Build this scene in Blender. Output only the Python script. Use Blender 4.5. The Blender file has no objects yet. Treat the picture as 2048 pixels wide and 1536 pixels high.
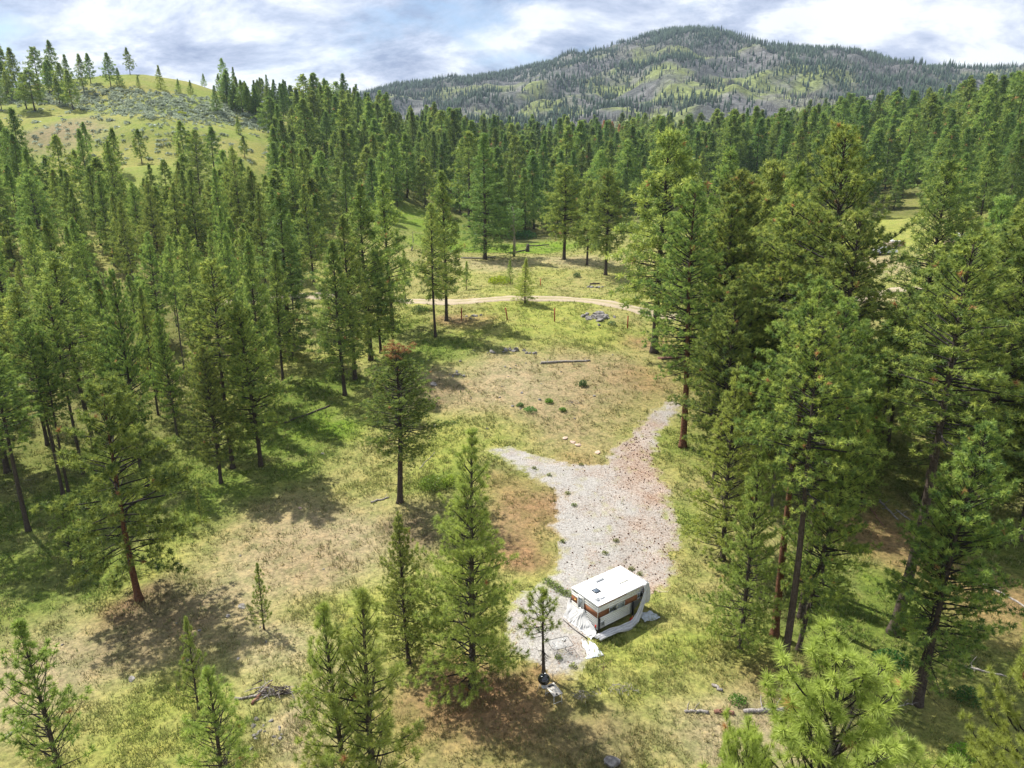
import bpy, math, random
import numpy as np
from mathutils import Vector, Matrix

# ------------------------------------------------------------------ camera, sky, sun
SC = bpy.context.scene
COL = SC.collection
PITCH = math.radians(17.0); CAM_H = 28.0; FPX = 1384.0
cam = bpy.data.cameras.new('camera')
cam.sensor_width = 36.0; cam.lens = 36.0 * FPX / 2048.0
cam.clip_start = 0.5; cam.clip_end = 9000
cam_o = bpy.data.objects.new('camera', cam); COL.objects.link(cam_o)
cam_o.location = (0, 0, CAM_H); cam_o.rotation_euler = (math.pi / 2 - PITCH, 0, 0)
SC.camera = cam_o

SUN_EL = math.radians(53.0)
SUN_AZ = math.atan2(0.66, -0.75)                  # where the sun stands: left and beyond
sdir = Vector((math.cos(SUN_AZ) * math.cos(SUN_EL), math.sin(SUN_AZ) * math.cos(SUN_EL), math.sin(SUN_EL)))
sun = bpy.data.lights.new('sun', 'SUN'); sun.energy = 5.0; sun.angle = math.radians(0.6); sun.color = (1.0, 0.95, 0.86)
sun_o = bpy.data.objects.new('sun', sun); COL.objects.link(sun_o)
sun_o.rotation_euler = (-sdir).to_track_quat('-Z', 'Y').to_euler(); sun_o.location = (0, 0, 200)

SC.view_settings.view_transform = 'Standard'; SC.view_settings.look = 'None'
SC.view_settings.gamma = 1.0; SC.view_settings.exposure = 0.86
SC.view_settings.use_curve_mapping = False
cy = SC.cycles
cy.max_bounces = 4; cy.diffuse_bounces = 2; cy.glossy_bounces = 2; cy.transmission_bounces = 4
cy.transparent_max_bounces = 6; cy.volume_bounces = 0; cy.sample_clamp_indirect = 6.0
cy.use_denoising = True

def N(nt, t, **kw):
    n = nt.nodes.new(t)
    for k, v in kw.items():
        if k == 'inp':
            for a, b in v.items(): n.inputs[a].default_value = b
        else: setattr(n, k, v)
    return n
def ramp(nt, pts, interp='LINEAR'):
    n = nt.nodes.new('ShaderNodeValToRGB'); n.color_ramp.interpolation = interp
    e = n.color_ramp.elements
    while len(e) < len(pts): e.new(0.5)
    for i, (p, c) in enumerate(pts):
        e[i].position = p; e[i].color = (*c, 1) if len(c) == 3 else c
    return n
def g3(v): return (v, v, v)

world = bpy.data.worlds.new('World'); SC.world = world; world.use_nodes = True
nt = world.node_tree; nt.nodes.clear(); L = nt.links.new
out = N(nt, 'ShaderNodeOutputWorld'); bg = N(nt, 'ShaderNodeBackground', inp={'Strength': 0.075})
sky = N(nt, 'ShaderNodeTexSky', sky_type='NISHITA', sun_disc=False)
sky.sun_elevation = SUN_EL; sky.sun_rotation = math.pi / 2 - SUN_AZ; sky.air_density = 1.0; sky.dust_density = 0.6; sky.altitude = 700
tc = N(nt, 'ShaderNodeTexCoord'); sep = N(nt, 'ShaderNodeSeparateXYZ'); L(tc.outputs['Generated'], sep.inputs[0])
zc = N(nt, 'ShaderNodeMath', operation='MAXIMUM', inp={1: 0.0}); L(sep.outputs['Z'], zc.inputs[0])
za = N(nt, 'ShaderNodeMath', operation='ADD', inp={1: 0.42}); L(zc.outputs[0], za.inputs[0])
dx = N(nt, 'ShaderNodeMath', operation='DIVIDE'); L(sep.outputs['X'], dx.inputs[0]); L(za.outputs[0], dx.inputs[1])
dy = N(nt, 'ShaderNodeMath', operation='DIVIDE'); L(sep.outputs['Y'], dy.inputs[0]); L(za.outputs[0], dy.inputs[1])
cmb = N(nt, 'ShaderNodeCombineXYZ'); L(dx.outputs[0], cmb.inputs[0]); L(dy.outputs[0], cmb.inputs[1])
mp = N(nt, 'ShaderNodeMapping'); mp.inputs['Location'].default_value = (3.1, 1.7, 0); mp.inputs['Rotation'].default_value = (0, 0, 0.5)
mp.inputs['Scale'].default_value = (0.8, 1.15, 1); L(cmb.outputs[0], mp.inputs[0])
n1 = N(nt, 'ShaderNodeTexNoise', inp={'Scale': 2.0, 'Detail': 11.0, 'Roughness': 0.6, 'Distortion': 0.2}); L(mp.outputs[0], n1.inputs['Vector'])
n2 = N(nt, 'ShaderNodeTexNoise', inp={'Scale': 3.3, 'Detail': 11.0, 'Roughness': 0.64, 'Distortion': 0.25}); L(mp.outputs[0], n2.inputs['Vector'])
cover = ramp(nt, [(0.33, g3(0.0)), (0.43, g3(0.88)), (0.55, g3(1.0))]); L(n1.outputs['Fac'], cover.inputs[0])
shade = ramp(nt, [(0.38, (2.3, 2.8, 4.2)), (0.48, (4.6, 5.1, 6.4)), (0.57, (8.0, 8.2, 8.5))]); L(n2.outputs['Fac'], shade.inputs[0])
mx = N(nt, 'ShaderNodeMix', data_type='RGBA'); L(cover.outputs[0], mx.inputs['Factor']); L(sky.outputs[0], mx.inputs['A']); L(shade.outputs[0], mx.inputs['B'])
L(mx.outputs['Result'], bg.inputs['Color']); L(bg.outputs[0], out.inputs['Surface'])

# ------------------------------------------------------------------ numeric helpers
def _hash(ix, iy, s):
    n = (ix.astype(np.int64) * 374761393 + iy.astype(np.int64) * 668265263 + s * 1442695041) & 0xFFFFFFFF
    n = ((n ^ (n >> 13)) * 1274126177) & 0xFFFFFFFF
    return ((n ^ (n >> 16)) & 0xFFFF) / 65535.0
def vnoise(x, y, s=0):
    x = np.asarray(x, float); y = np.asarray(y, float)
    ix = np.floor(x); iy = np.floor(y); fx = x - ix; fy = y - iy
    fx = fx * fx * (3 - 2 * fx); fy = fy * fy * (3 - 2 * fy)
    a = _hash(ix, iy, s); b = _hash(ix + 1, iy, s); c = _hash(ix, iy + 1, s); d = _hash(ix + 1, iy + 1, s)
    return (a * (1 - fx) + b * fx) * (1 - fy) + (c * (1 - fx) + d * fx) * fy
def fbm(x, y, s=0, o=4):
    t = 0; a = 0.5; w = 0
    for i in range(o):
        t = t + a * vnoise(x * 2 ** i, y * 2 ** i, s + i * 17); w += a; a *= 0.5
    return t / w
def sstep(a, b, x):
    t = np.clip((x - a) / (b - a), 0, 1); return t * t * (3 - 2 * t)

# terrain: heights on a fan of lines through the valley, smoothed between
SCL = 0.875
TA = np.array([-1.1, -.75, -.5, -.25, 0, .25, .5, .75, 1.1])
TY = np.array([0, 30, 50, 70, 100, 130, 180, 230, 300, 400, 500, 620, 900, 2500], float)
TZ = np.array([
 [0, 0, 0, 0, 0, 0, 0, 0, 0],
 [0, 0, 0, 0, 0, 0, 0, 0, 0],
 [-.5, -.5, -.3, 0, .3, .3, .2, 0, 0],
 [.5, .5, .8, 1.2, 2.2, 2.2, 1.6, 1, 1],
 [4, 4, 3.6, 4.6, 6.8, 6.2, 5, 4, 4],
 [9, 9, 8.5, 8.2, 9.8, 10, 9, 8.5, 9],
 [19, 19, 18, 13, 12.0, 12, 12.5, 14, 17],
 [32, 32, 31, 20, 12.4, 15, 17.5, 24, 30],
 [50, 51, 54, 37, 17, 22, 27, 42, 52],
 [70, 73, 84, 61, 25, 29, 40, 58, 72],
 [72, 74, 78, 60, 33, 37, 51, 70, 86],
 [70, 70, 68, 60, 43, 47, 61, 80, 96],
 [70, 60, 60, 60, 60, 60, 65, 70, 80],
 [60, 60, 60, 60, 60, 60, 60, 60, 60]], float)
def _cr(p0, p1, p2, p3, t):
    return 0.5 * (2 * p1 + (p2 - p0) * t + (2 * p0 - 5 * p1 + 4 * p2 - p3) * t * t + (3 * p1 - p0 - 3 * p2 + p3) * t ** 3)
def gz(x, y):
    x = np.asarray(x, float) / SCL; y = np.asarray(y, float) / SCL
    a = np.clip(x / np.maximum(y, 25), -1.0999, 1.0999); yy = np.clip(y, 0, 2499)
    i = np.clip(np.searchsorted(TA, a, 'right') - 1, 0, len(TA) - 2); ta = (a - TA[i]) / (TA[i + 1] - TA[i])
    j = np.clip(np.searchsorted(TY, yy, 'right') - 1, 0, len(TY) - 2); ty = (yy - TY[j]) / (TY[j + 1] - TY[j])
    ty = ty * 0.45 + 0.55 * ty * ty * (3 - 2 * ty); ta = ta * 0.4 + 0.6 * ta * ta * (3 - 2 * ta)
    z = (TZ[j, i] * (1 - ta) + TZ[j, i + 1] * ta) * (1 - ty) + (TZ[j + 1, i] * (1 - ta) + TZ[j + 1, i + 1] * ta) * ty
    far = sstep(60, 200, y)
    z = z + (fbm(x / 13, y / 13, 5, 2) - .5) * (0.5 + 1.6 * far) + (fbm(x / 55, y / 55, 9, 3) - .5) * (0.3 + 7 * far)
    return z * SCL
def ray(u, v):
    r = (u - 1024) / FPX; p = (768 - v) / FPX
    return np.array([r, math.cos(PITCH) + p * math.sin(PITCH), -math.sin(PITCH) + p * math.cos(PITCH)])
def ground(u, v):
    """world point of the ground seen at a photo pixel"""
    d = ray(u, v); t = np.concatenate([np.arange(12, 200, .5), np.arange(200, 1500, 2.)])
    f = CAM_H + d[2] * t - gz(d[0] * t, d[1] * t)
    k = np.argmax(f < 0) if (f < 0).any() else len(t) - 1
    if v < 240 and d[1] * t[k] > 560: k = int(np.argmin(np.where(d[1] * t < 420, f / t, 9)))      # just over the crest: stand on it
    if k == 0: k = 1
    a = f[k - 1] / (f[k - 1] - f[k]) if f[k] < 0 <= f[k - 1] else 1.0
    tt = t[k - 1] + (t[k] - t[k - 1]) * a
    x, y = d[0] * tt, d[1] * tt
    return np.array([x, y, float(gz(x, y))])
def height_for(p, v):
    """height at plan point p that reaches photo row v"""
    k = (768 - v) / FPX; cP, sP = math.cos(PITCH), math.sin(PITCH)
    return CAM_H + p[1] * (k * cP - sP) / (cP + k * sP) - p[2]
def project(x, y, z):
    cP, sP = math.cos(PITCH), math.sin(PITCH); zz = z - CAM_H
    dep = y * cP - zz * sP; up = y * sP + zz * cP
    dep = np.maximum(dep, .1)
    return 1024 + FPX * x / dep, 768 - FPX * up / dep, dep
def at_z(u, v, z):
    d = ray(u, v); t = (z - CAM_H) / d[2]; return np.array([d[0] * t, d[1] * t, z])
def inside(px, py, poly):
    poly = np.asarray(poly); r = np.zeros(np.shape(px), bool); n = len(poly); j = n - 1
    for i in range(n):
        xi, yi = poly[i][:2]; xj, yj = poly[j][:2]
        c = ((yi > py) != (yj > py)) & (px < (xj - xi) * (py - yi) / (yj - yi + 1e-12) + xi)
        r ^= c; j = i
    return r

# ------------------------------------------------------------------ mesh helpers
def mesh(name, V, Q=None, T=None, mats=(), mi=None, col=None, smooth=False):
    V = np.asarray(V, np.float32).reshape(-1, 3)
    Q = np.zeros((0, 4), np.int32) if Q is None or len(Q) == 0 else np.asarray(Q, np.int32)
    T = np.zeros((0, 3), np.int32) if T is None or len(T) == 0 else np.asarray(T, np.int32)
    me = bpy.data.meshes.new(name)
    me.vertices.add(len(V)); me.vertices.foreach_set('co', V.ravel())
    lp = np.concatenate([Q.ravel(), T.ravel()]).astype(np.int32)
    me.loops.add(len(lp)); me.loops.foreach_set('vertex_index', lp)
    st = np.concatenate([np.arange(len(Q)) * 4, len(Q) * 4 + np.arange(len(T)) * 3]).astype(np.int32)
    me.polygons.add(len(st)); me.polygons.foreach_set('loop_start', st)
    me.polygons.foreach_set('loop_total', np.concatenate([np.full(len(Q), 4), np.full(len(T), 3)]).astype(np.int32))
    for m in mats: me.materials.append(m)
    if mi is not None: me.polygons.foreach_set('material_index', np.asarray(mi, np.int32))
    if col is not None:
        at = me.attributes.new('col', 'FLOAT_COLOR', 'POINT')
        c = np.ones((len(V), 4), np.float32); c[:, :3] = col
        at.data.foreach_set('color', c.ravel())
    me.update(calc_edges=True)
    if smooth: me.polygons.foreach_set('use_smooth', np.ones(len(st), bool))
    return me
class MB:
    """collects shapes into one mesh"""
    def __init__(s): s.v = []; s.q = []; s.t = []; s.c = []; s.n = 0
    def add(s, V, Q=None, T=None, col=(1, 1, 1)):
        V = np.asarray(V, float).reshape(-1, 3); s.v.append(V)
        if Q is not None and len(Q): s.q.append(np.asarray(Q) + s.n)
        if T is not None and len(T): s.t.append(np.asarray(T) + s.n)
        s.c.append(np.broadcast_to(np.asarray(col, float), V.shape)); s.n += len(V)
        return s
    def tube(s, P, R, sides=6, col=(1, 1, 1), caps=True):
        P = np.asarray(P, float); n = len(P); R = np.broadcast_to(np.asarray(R, float), (n,))
        t = np.gradient(P, axis=0); t /= np.linalg.norm(t, axis=1)[:, None] + 1e-9
        ref = np.array([0, 0, 1.]) if abs(t[0][2]) < .8 else np.array([1., 0, 0])
        a = np.cross(t, ref); a /= np.linalg.norm(a, axis=1)[:, None] + 1e-9; b = np.cross(t, a)
        an = np.arange(sides) * 2 * math.pi / sides
        V = P[:, None] + R[:, None, None] * (np.cos(an)[None, :, None] * a[:, None] + np.sin(an)[None, :, None] * b[:, None])
        i, j = np.meshgrid(np.arange(n - 1), np.arange(sides), indexing='ij'); j2 = (j + 1) % sides
        Q = np.stack([i * sides + j, i * sides + j2, (i + 1) * sides + j2, (i + 1) * sides + j], -1).reshape(-1, 4)
        V = V.reshape(-1, 3); T = None
        if caps and sides > 2:
            V = np.vstack([V, P[0], P[-1]]); k = n * sides; jj = np.arange(sides); j2 = (jj + 1) % sides
            T = np.vstack([np.stack([np.full(sides, k), j2, jj], -1),
                           np.stack([np.full(sides, k + 1), (n - 1) * sides + jj, (n - 1) * sides + j2], -1)])
        return s.add(V, Q, T, col)
    def box(s, x0, x1, y0, y1, z0, z1, col=(1, 1, 1)):
        V = [(x, y, z) for z in (z0, z1) for y in (y0, y1) for x in (x0, x1)]
        return s.add(V, [(0, 2, 3, 1), (4, 5, 7, 6), (0, 1, 5, 4), (2, 6, 7, 3), (0, 4, 6, 2), (1, 3, 7, 5)], col=col)
    def grid(s, V, nu, nv, col=(1, 1, 1)):
        i, j = np.meshgrid(np.arange(nu - 1), np.arange(nv - 1), indexing='ij')
        Q = np.stack([i * nv + j, (i + 1) * nv + j, (i + 1) * nv + j + 1, i * nv + j + 1], -1).reshape(-1, 4)
        return s.add(V, Q, col=col)
    def data(s, name, mats=(), smooth=False, color=False):
        return mesh(name, np.vstack(s.v), np.vstack(s.q) if s.q else None, np.vstack(s.t) if s.t else None, mats,
                    col=np.vstack(s.c) if color else None, smooth=smooth)
    def obj(s, name, mat, parent=None, smooth=False, color=False, bevel=0):
        return link(name, s.data(name, (mat,), smooth, color), parent, bevel)
def link(name, me, parent=None, bevel=0):
    o = bpy.data.objects.new(name, me); COL.objects.link(o)
    if parent is not None: o.parent = parent
    if bevel:
        b = o.modifiers.new('bevel', 'BEVEL'); b.width = bevel; b.segments = 2; b.limit_method = 'ANGLE'
    return o
def tag(o, label=None, cat=None, group=None, kind=None):
    if label: o['label'] = label
    if cat: o['category'] = cat
    if group: o['group'] = group
    if kind: o['kind'] = kind
    return o
def empty(name, loc=(0, 0, 0), rz=0, label=None, cat=None, group=None):
    o = bpy.data.objects.new(name, None); COL.objects.link(o); o.empty_display_size = .3
    o.location = [float(q) for q in loc]; o.rotation_euler = (0, 0, rz)
    return tag(o, label, cat, group)
def copy_tree(o, parent=None):
    c = o.copy(); COL.objects.link(c); c.parent = parent
    for ch in list(o.children): copy_tree(ch, c)
    return c

# ------------------------------------------------------------------ materials
def mat(name, base=(.5, .5, .5), rough=.8, metal=0, spec=.3, noise=None, bump=0, attr=False, coat=0):
    """noise = (scale, amount, second colour)"""
    m = bpy.data.materials.new(name); m.use_nodes = True; nt = m.node_tree; L = nt.links.new
    b = nt.nodes['Principled BSDF']; b.inputs['Roughness'].default_value = rough; b.inputs['Metallic'].default_value = metal
    b.inputs['Specular IOR Level'].default_value = spec; b.inputs['Base Color'].default_value = (*base, 1); b.inputs['Coat Weight'].default_value = coat
    src = None
    tcn = N(nt, 'ShaderNodeTexCoord')
    if noise:
        n = N(nt, 'ShaderNodeTexNoise', inp={'Scale': noise[0], 'Detail': 6.0, 'Roughness': .65}); L(tcn.outputs['Object'], n.inputs['Vector'])
        r = ramp(nt, [(0.35, base), (0.65, noise[2])]); L(n.outputs['Fac'], r.inputs[0]); src = r.outputs[0]
        if bump:
            bp = N(nt, 'ShaderNodeBump', inp={'Strength': bump, 'Distance': .05}); L(n.outputs['Fac'], bp.inputs['Height']); L(bp.outputs[0], b.inputs['Normal'])
    if attr:
        a = N(nt, 'ShaderNodeAttribute', attribute_name='col')
        if src:
            x = N(nt, 'ShaderNodeMix', data_type='RGBA', blend_type='MULTIPLY'); x.inputs['Factor'].default_value = 1
            L(src, x.inputs['A']); L(a.outputs['Color'], x.inputs['B']); src = x.outputs['Result']
        else: src = a.outputs['Color']
    if src: L(src, b.inputs['Base Color'])
    return m
def leaf_mat(name, trans=.35, obj_var=.25, rough=.6):
    """foliage: colour from the leaf itself, each tree a little different"""
    m = bpy.data.materials.new(name); m.use_nodes = True; nt = m.node_tree; L = nt.links.new; nt.nodes.clear()
    o = N(nt, 'ShaderNodeOutputMaterial'); a = N(nt, 'ShaderNodeAttribute', attribute_name='col'); oi = N(nt, 'ShaderNodeObjectInfo')
    h = N(nt, 'ShaderNodeHueSaturation')
    mr = N(nt, 'ShaderNodeMapRange', inp={'To Min': 1 - obj_var, 'To Max': 1 + obj_var}); L(oi.outputs['Random'], mr.inputs[0]); L(mr.outputs[0], h.inputs['Value'])
    mu = N(nt, 'ShaderNodeMath', operation='MULTIPLY', inp={1: 7.13}); L(oi.outputs['Random'], mu.inputs[0])
    fr = N(nt, 'ShaderNodeMath', operation='FRACT'); L(mu.outputs[0], fr.inputs[0])
    mh = N(nt, 'ShaderNodeMapRange', inp={'To Min': .492, 'To Max': .524}); L(fr.outputs[0], mh.inputs[0]); L(mh.outputs[0], h.inputs['Hue'])
    L(a.outputs['Color'], h.inputs['Color'])
    d = N(nt, 'ShaderNodeBsdfDiffuse'); t = N(nt, 'ShaderNodeBsdfTranslucent'); g = N(nt, 'ShaderNodeBsdfGlossy', inp={'Roughness': .45})
    g.inputs['Color'].default_value = (.9, .95, 1, 1)
    L(h.outputs[0], d.inputs['Color']); L(h.outputs[0], t.inputs['Color'])
    m1 = N(nt, 'ShaderNodeMixShader', inp={'Fac': trans}); L(d.outputs[0], m1.inputs[1]); L(t.outputs[0], m1.inputs[2])
    m2 = N(nt, 'ShaderNodeMixShader', inp={'Fac': .012}); L(m1.outputs[0], m2.inputs[1]); L(g.outputs[0], m2.inputs[2])
    L(m2.outputs[0], o.inputs['Surface']); return m
M = {}
M['needle'] = leaf_mat('pine_needles', .46, .2)
M['leaf'] = leaf_mat('broad_leaves', .45, .12)
M['grass'] = leaf_mat('grass_blades', .35, 0)
M['bark'] = mat('dark_bark', (.035, .026, .020), .95, noise=(9, 1, (.10, .078, .062)), bump=.8)
M['bark_red'] = mat('red_bark', (.055, .026, .015), .95, noise=(7, 1, (.19, .085, .045)), bump=.8)
M['bark_limb'] = mat('limb_bark', (.030, .026, .024), .95)
M['bark_grey'] = mat('grey_bark', (.06, .052, .045), .95, noise=(9, 1, (.17, .15, .13)), bump=.8)
M['bark_pale'] = mat('pale_bark', (.20, .17, .14), .9, noise=(8, 1, (.42, .38, .33)), bump=.5)
M['deadwood'] = mat('weathered_wood', (.13, .11, .10), .95, noise=(11, 1, (.42, .39, .36)), bump=.7)
M['darkwood'] = mat('dark_rotten_wood', (.025, .02, .017), .95, noise=(9, 1, (.10, .08, .07)), bump=.7)
M['brownwood'] = mat('brown_wood', (.13, .06, .04), .95, noise=(9, 1, (.30, .17, .12)), bump=.7)
M['rock'] = mat('grey_rock', (.11, .10, .095), .95, noise=(2.4, 1, (.31, .295, .28)), bump=.9)
M['rock_pale'] = mat('pale_pink_rock', (.36, .25, .19), .95, noise=(3, 1, (.55, .42, .34)), bump=.6)
M['white'] = mat('white_enamel', (.78, .78, .76), .35, noise=(1.5, 1, (.70, .70, .67)))
M['roofwhite'] = mat('white_roof_coat', (.82, .82, .82), .5, noise=(2.5, 1, (.74, .75, .76)), bump=.1)
M['brown'] = mat('brown_stripe_paint', (.19, .075, .035), .5, noise=(5, 1, (.23, .095, .045)))
M['tarp'] = mat('grey_white_tarpaulin', (.52, .52, .53), .7, noise=(2.2, 1, (.70, .70, .70)), bump=.15)
M['cloth'] = mat('pale_blue_grey_tarp', (.42, .46, .50), .6, noise=(4, 1, (.52, .56, .60)), bump=.2)
M['black'] = mat('black_metal', (.015, .015, .017), .35)
M['enamel'] = mat('black_gloss_enamel', (.008, .008, .009), .12, spec=.6, coat=.6)
M['alu'] = mat('aluminium', (.62, .63, .64), .35, metal=.8)
M['chrome'] = mat('grey_steel', (.55, .56, .58), .3, metal=.9)
M['glass'] = mat('dark_window_glass', (.035, .045, .05), .08, spec=.7)
M['curtain'] = mat('grey_curtain_glass', (.22, .25, .27), .15, spec=.6)
M['cream'] = mat('cream_vent_lid', (.74, .71, .62), .5)
M['vent'] = mat('smoked_vent_dome', (.10, .13, .17), .15, spec=.6)
M['red'] = mat('red_plastic', (.55, .03, .02), .4)
M['orange'] = mat('orange_plastic', (.75, .17, .03), .45)
M['amber'] = mat('amber_lens', (.8, .45, .1), .25)
M['rust'] = mat('rusty_red_post', (.30, .055, .025), .8, noise=(12, 1, (.42, .10, .05)))
M['rust2'] = mat('orange_post', (.55, .17, .06), .8, noise=(12, 1, (.62, .24, .1)))
M['tabletop'] = mat('tan_table_top', (.50, .45, .39), .55, noise=(4, 1, (.58, .54, .48)))
M['frost'] = mat('frosted_table_glass', (.42, .45, .47), .15, spec=.6, noise=(6, 1, (.50, .53, .55)))
M['cone'] = mat('pine_cone_brown', (.075, .028, .015), .85)
M['tyre'] = mat('black_rubber', (.015, .015, .015), .85)
M['carpaint'] = mat('white_car_paint', (.76, .77, .79), .25, coat=.4)
M['tan'] = mat('tan_siding', (.40, .31, .25), .8, noise=(2, 1, (.46, .37, .3)))
M['green'] = mat('teal_plastic', (.01, .12, .09), .5)
M['char'] = mat('charred_soil', (.05, .045, .04), .95)

nt = M['frost'].node_tree; tr_ = N(nt, 'ShaderNodeBsdfTransparent'); mx_ = N(nt, 'ShaderNodeMixShader', inp={'Fac': .84}); om = nt.nodes['Material Output']
nt.links.new(nt.nodes['Principled BSDF'].outputs[0], mx_.inputs[1]); nt.links.new(tr_.outputs[0], mx_.inputs[2]); nt.links.new(mx_.outputs[0], om.inputs['Surface'])

# ------------------------------------------------------------------ ground
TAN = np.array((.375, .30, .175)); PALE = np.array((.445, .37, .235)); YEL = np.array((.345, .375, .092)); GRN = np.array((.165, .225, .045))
VIV = np.array((.19, .29, .035)); LIT = np.array((.34, .215, .12)); DRY = np.array((.345, .33, .125)); FLOOR = np.array((.17, .18, .06)); DIRT = np.array((.17, .125, .09))
BLOBS = [  # photo pixel on the ground, radius in metres, colour, strength
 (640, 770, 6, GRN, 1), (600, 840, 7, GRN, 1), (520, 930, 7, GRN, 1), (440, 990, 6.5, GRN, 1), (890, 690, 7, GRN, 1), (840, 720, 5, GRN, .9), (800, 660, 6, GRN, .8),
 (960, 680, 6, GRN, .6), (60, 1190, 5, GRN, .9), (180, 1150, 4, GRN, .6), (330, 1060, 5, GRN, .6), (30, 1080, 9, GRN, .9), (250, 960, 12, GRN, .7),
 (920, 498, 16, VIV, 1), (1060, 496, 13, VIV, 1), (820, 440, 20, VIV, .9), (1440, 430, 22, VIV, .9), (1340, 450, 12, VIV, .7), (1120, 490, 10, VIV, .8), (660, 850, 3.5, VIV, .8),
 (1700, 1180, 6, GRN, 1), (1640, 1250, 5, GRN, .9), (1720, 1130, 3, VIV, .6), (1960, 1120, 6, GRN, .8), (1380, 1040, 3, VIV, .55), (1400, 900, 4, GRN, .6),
 (950, 870, 7, YEL, 1), (880, 940, 4.5, YEL, 1), (720, 1200, 4.5, YEL, 1), (850, 1130, 3.5, YEL, 1), (360, 1140, 4, YEL, .8), (1310, 1330, 5, YEL, .9), (1420, 1280, 4, YEL, .8),
 (560, 1350, 4, YEL, .7), (1010, 950, 3, GRN, .6), (870, 960, 2.6, GRN, .9), (1100, 620, 8, YEL, .8), (1200, 660, 7, YEL, .9), (1000, 650, 7, YEL, .8), (330, 1420, 4, YEL, .8),
 (1060, 540, 14, YEL, .6), (1200, 560, 9, DRY, .8), (990, 530, 9, PALE, .7), (1150, 522, 9, PALE, .7), (1400, 530, 12, DRY, .6),
 (600, 1060, 6, TAN, .9), (690, 1090, 6, PALE, .9), (620, 1130, 4, TAN, .8), (1090, 790, 9, TAN, .9), (1180, 740, 7, TAN, .9), (1000, 760, 7, PALE, .8), (900, 790, 5, TAN, .7),
 (420, 1250, 4, TAN, .8), (90, 1340, 5, PALE, .9), (540, 1310, 3.5, PALE, .8), (1480, 1480, 4, PALE, .9), (600, 1450, 3, PALE, .9), (1130, 880, 5, TAN, .6), (470, 1170, 4, PALE, .6),
 (1060, 1020, 3.4, LIT, .9), (1080, 1110, 2.4, LIT, .95), (1040, 1080, 2.4, LIT, .8), (1290, 690, 3, LIT, .8), (1290, 760, 4, LIT, .6), (990, 1440, 4, LIT, .8), (1010, 970, 2, LIT, .5),
 (1790, 1080, 5, LIT, .8), (2000, 1200, 5, LIT, .8), (1560, 1350, 3, LIT, .6), (900, 1420, 3, LIT, .6), (950, 1385, 2.5, LIT, .9), (280, 1215, 2, LIT, .8), (1080, 1340, 1.5, LIT, .8),
 (1150, 935, 3, LIT, .5), (850, 1050, 2.6, DIRT, .8), (310, 1260, 3, DIRT, .55), (330, 1200, 2.5, DIRT, .5), (870, 790, 3, DIRT, .5), (1180, 1480, 2.5, DIRT, .5), (950, 640, 3, LIT, .6),
 (900, 640, 2.5, LIT, .8), (130, 260, 14, PALE, .8), (90, 265, 12, DIRT, .4), (1760, 480, 14, YEL, 1), (1750, 530, 9, PALE, .7), (1770, 440, 12, YEL, 1), (1720, 600, 6, PALE, .7), (1930, 400, 14, YEL, .8)]
BL = [(ground(u, v), r, c, s) for u, v, r, c, s in BLOBS]
def cover_col(x, y):
    x = np.asarray(x, float); y = np.asarray(y, float)
    wx = x + (fbm(x / 5, y / 5, 31, 3) - .5) * 5; wy = y + (fbm(x / 5, y / 5, 37, 3) - .5) * 5
    n1 = fbm(x / 9, y / 9, 3, 4); n2 = fbm(x / 3, y / 3, 4, 3)
    t = sstep(.38, .62, n1)[..., None]; c = DRY * (1 - t) + (.55 * YEL + .45 * DRY) * t
    hill = (sstep(150, 200, y) * sstep(-.15, -.3, x / np.maximum(y, 1)))[..., None]
    hn = sstep(.35, .65, fbm(x / 22, y / 22, 13, 4))[..., None]; c = c * (1 - hill) + (np.array((.26, .315, .075)) * hn + np.array((.33, .335, .10)) * (1 - hn)) * hill
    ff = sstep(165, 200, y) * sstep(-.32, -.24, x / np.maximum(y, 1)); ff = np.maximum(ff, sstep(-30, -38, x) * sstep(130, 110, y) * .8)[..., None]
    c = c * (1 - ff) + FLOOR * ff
    rs_ = (sstep(.36, .46, x / np.maximum(y, 1)) * sstep(92, 80, y) * sstep(24, 30, y) * .6 * sstep(.3, .55, fbm(x / 4, y / 4, 95, 3)))[..., None]; c = c * (1 - rs_) + np.array((.13, .165, .045)) * rs_  # right stand: deeper green floor, with shade under the pines put into the colour
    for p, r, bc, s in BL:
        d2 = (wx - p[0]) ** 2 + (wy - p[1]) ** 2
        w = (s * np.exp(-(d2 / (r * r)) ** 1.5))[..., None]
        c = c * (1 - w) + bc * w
    e = sstep(.52, .72, n2)[..., None] * .45
    c = c * (1 - e) + (c * .5 + TAN * .5) * e
    return c * .76
def axis(segs):
    r = [segs[0][0]]
    for a, b, st in segs:
        k = max(1, int(round((b - a) / st))); r += list(a + (b - a) * (np.arange(k) + 1) / k)
    return np.array(r)
gx = axis([(-3200, -900, 230), (-900, -300, 30), (-300, -120, 6), (-120, -45, 1.6), (-45, 45, .5), (45, 120, 1.6), (120, 300, 6), (300, 900, 30), (900, 3200, 230)])
gy = axis([(-400, -60, 60), (-60, 10, 8), (10, 26, 1.2), (26, 95, .5), (95, 190, 1.2), (190, 360, 3), (360, 700, 10), (700, 1200, 50), (1200, 4200, 300)])
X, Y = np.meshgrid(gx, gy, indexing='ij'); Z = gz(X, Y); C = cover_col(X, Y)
gm = bpy.data.materials.new('meadow_ground'); gm.use_nodes = True; nt = gm.node_tree; L = nt.links.new
b = nt.nodes['Principled BSDF']; b.inputs['Roughness'].default_value = 1; b.inputs['Specular IOR Level'].default_value = .05
at = N(nt, 'ShaderNodeAttribute', attribute_name='col'); tcn = N(nt, 'ShaderNodeTexCoord')
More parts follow.
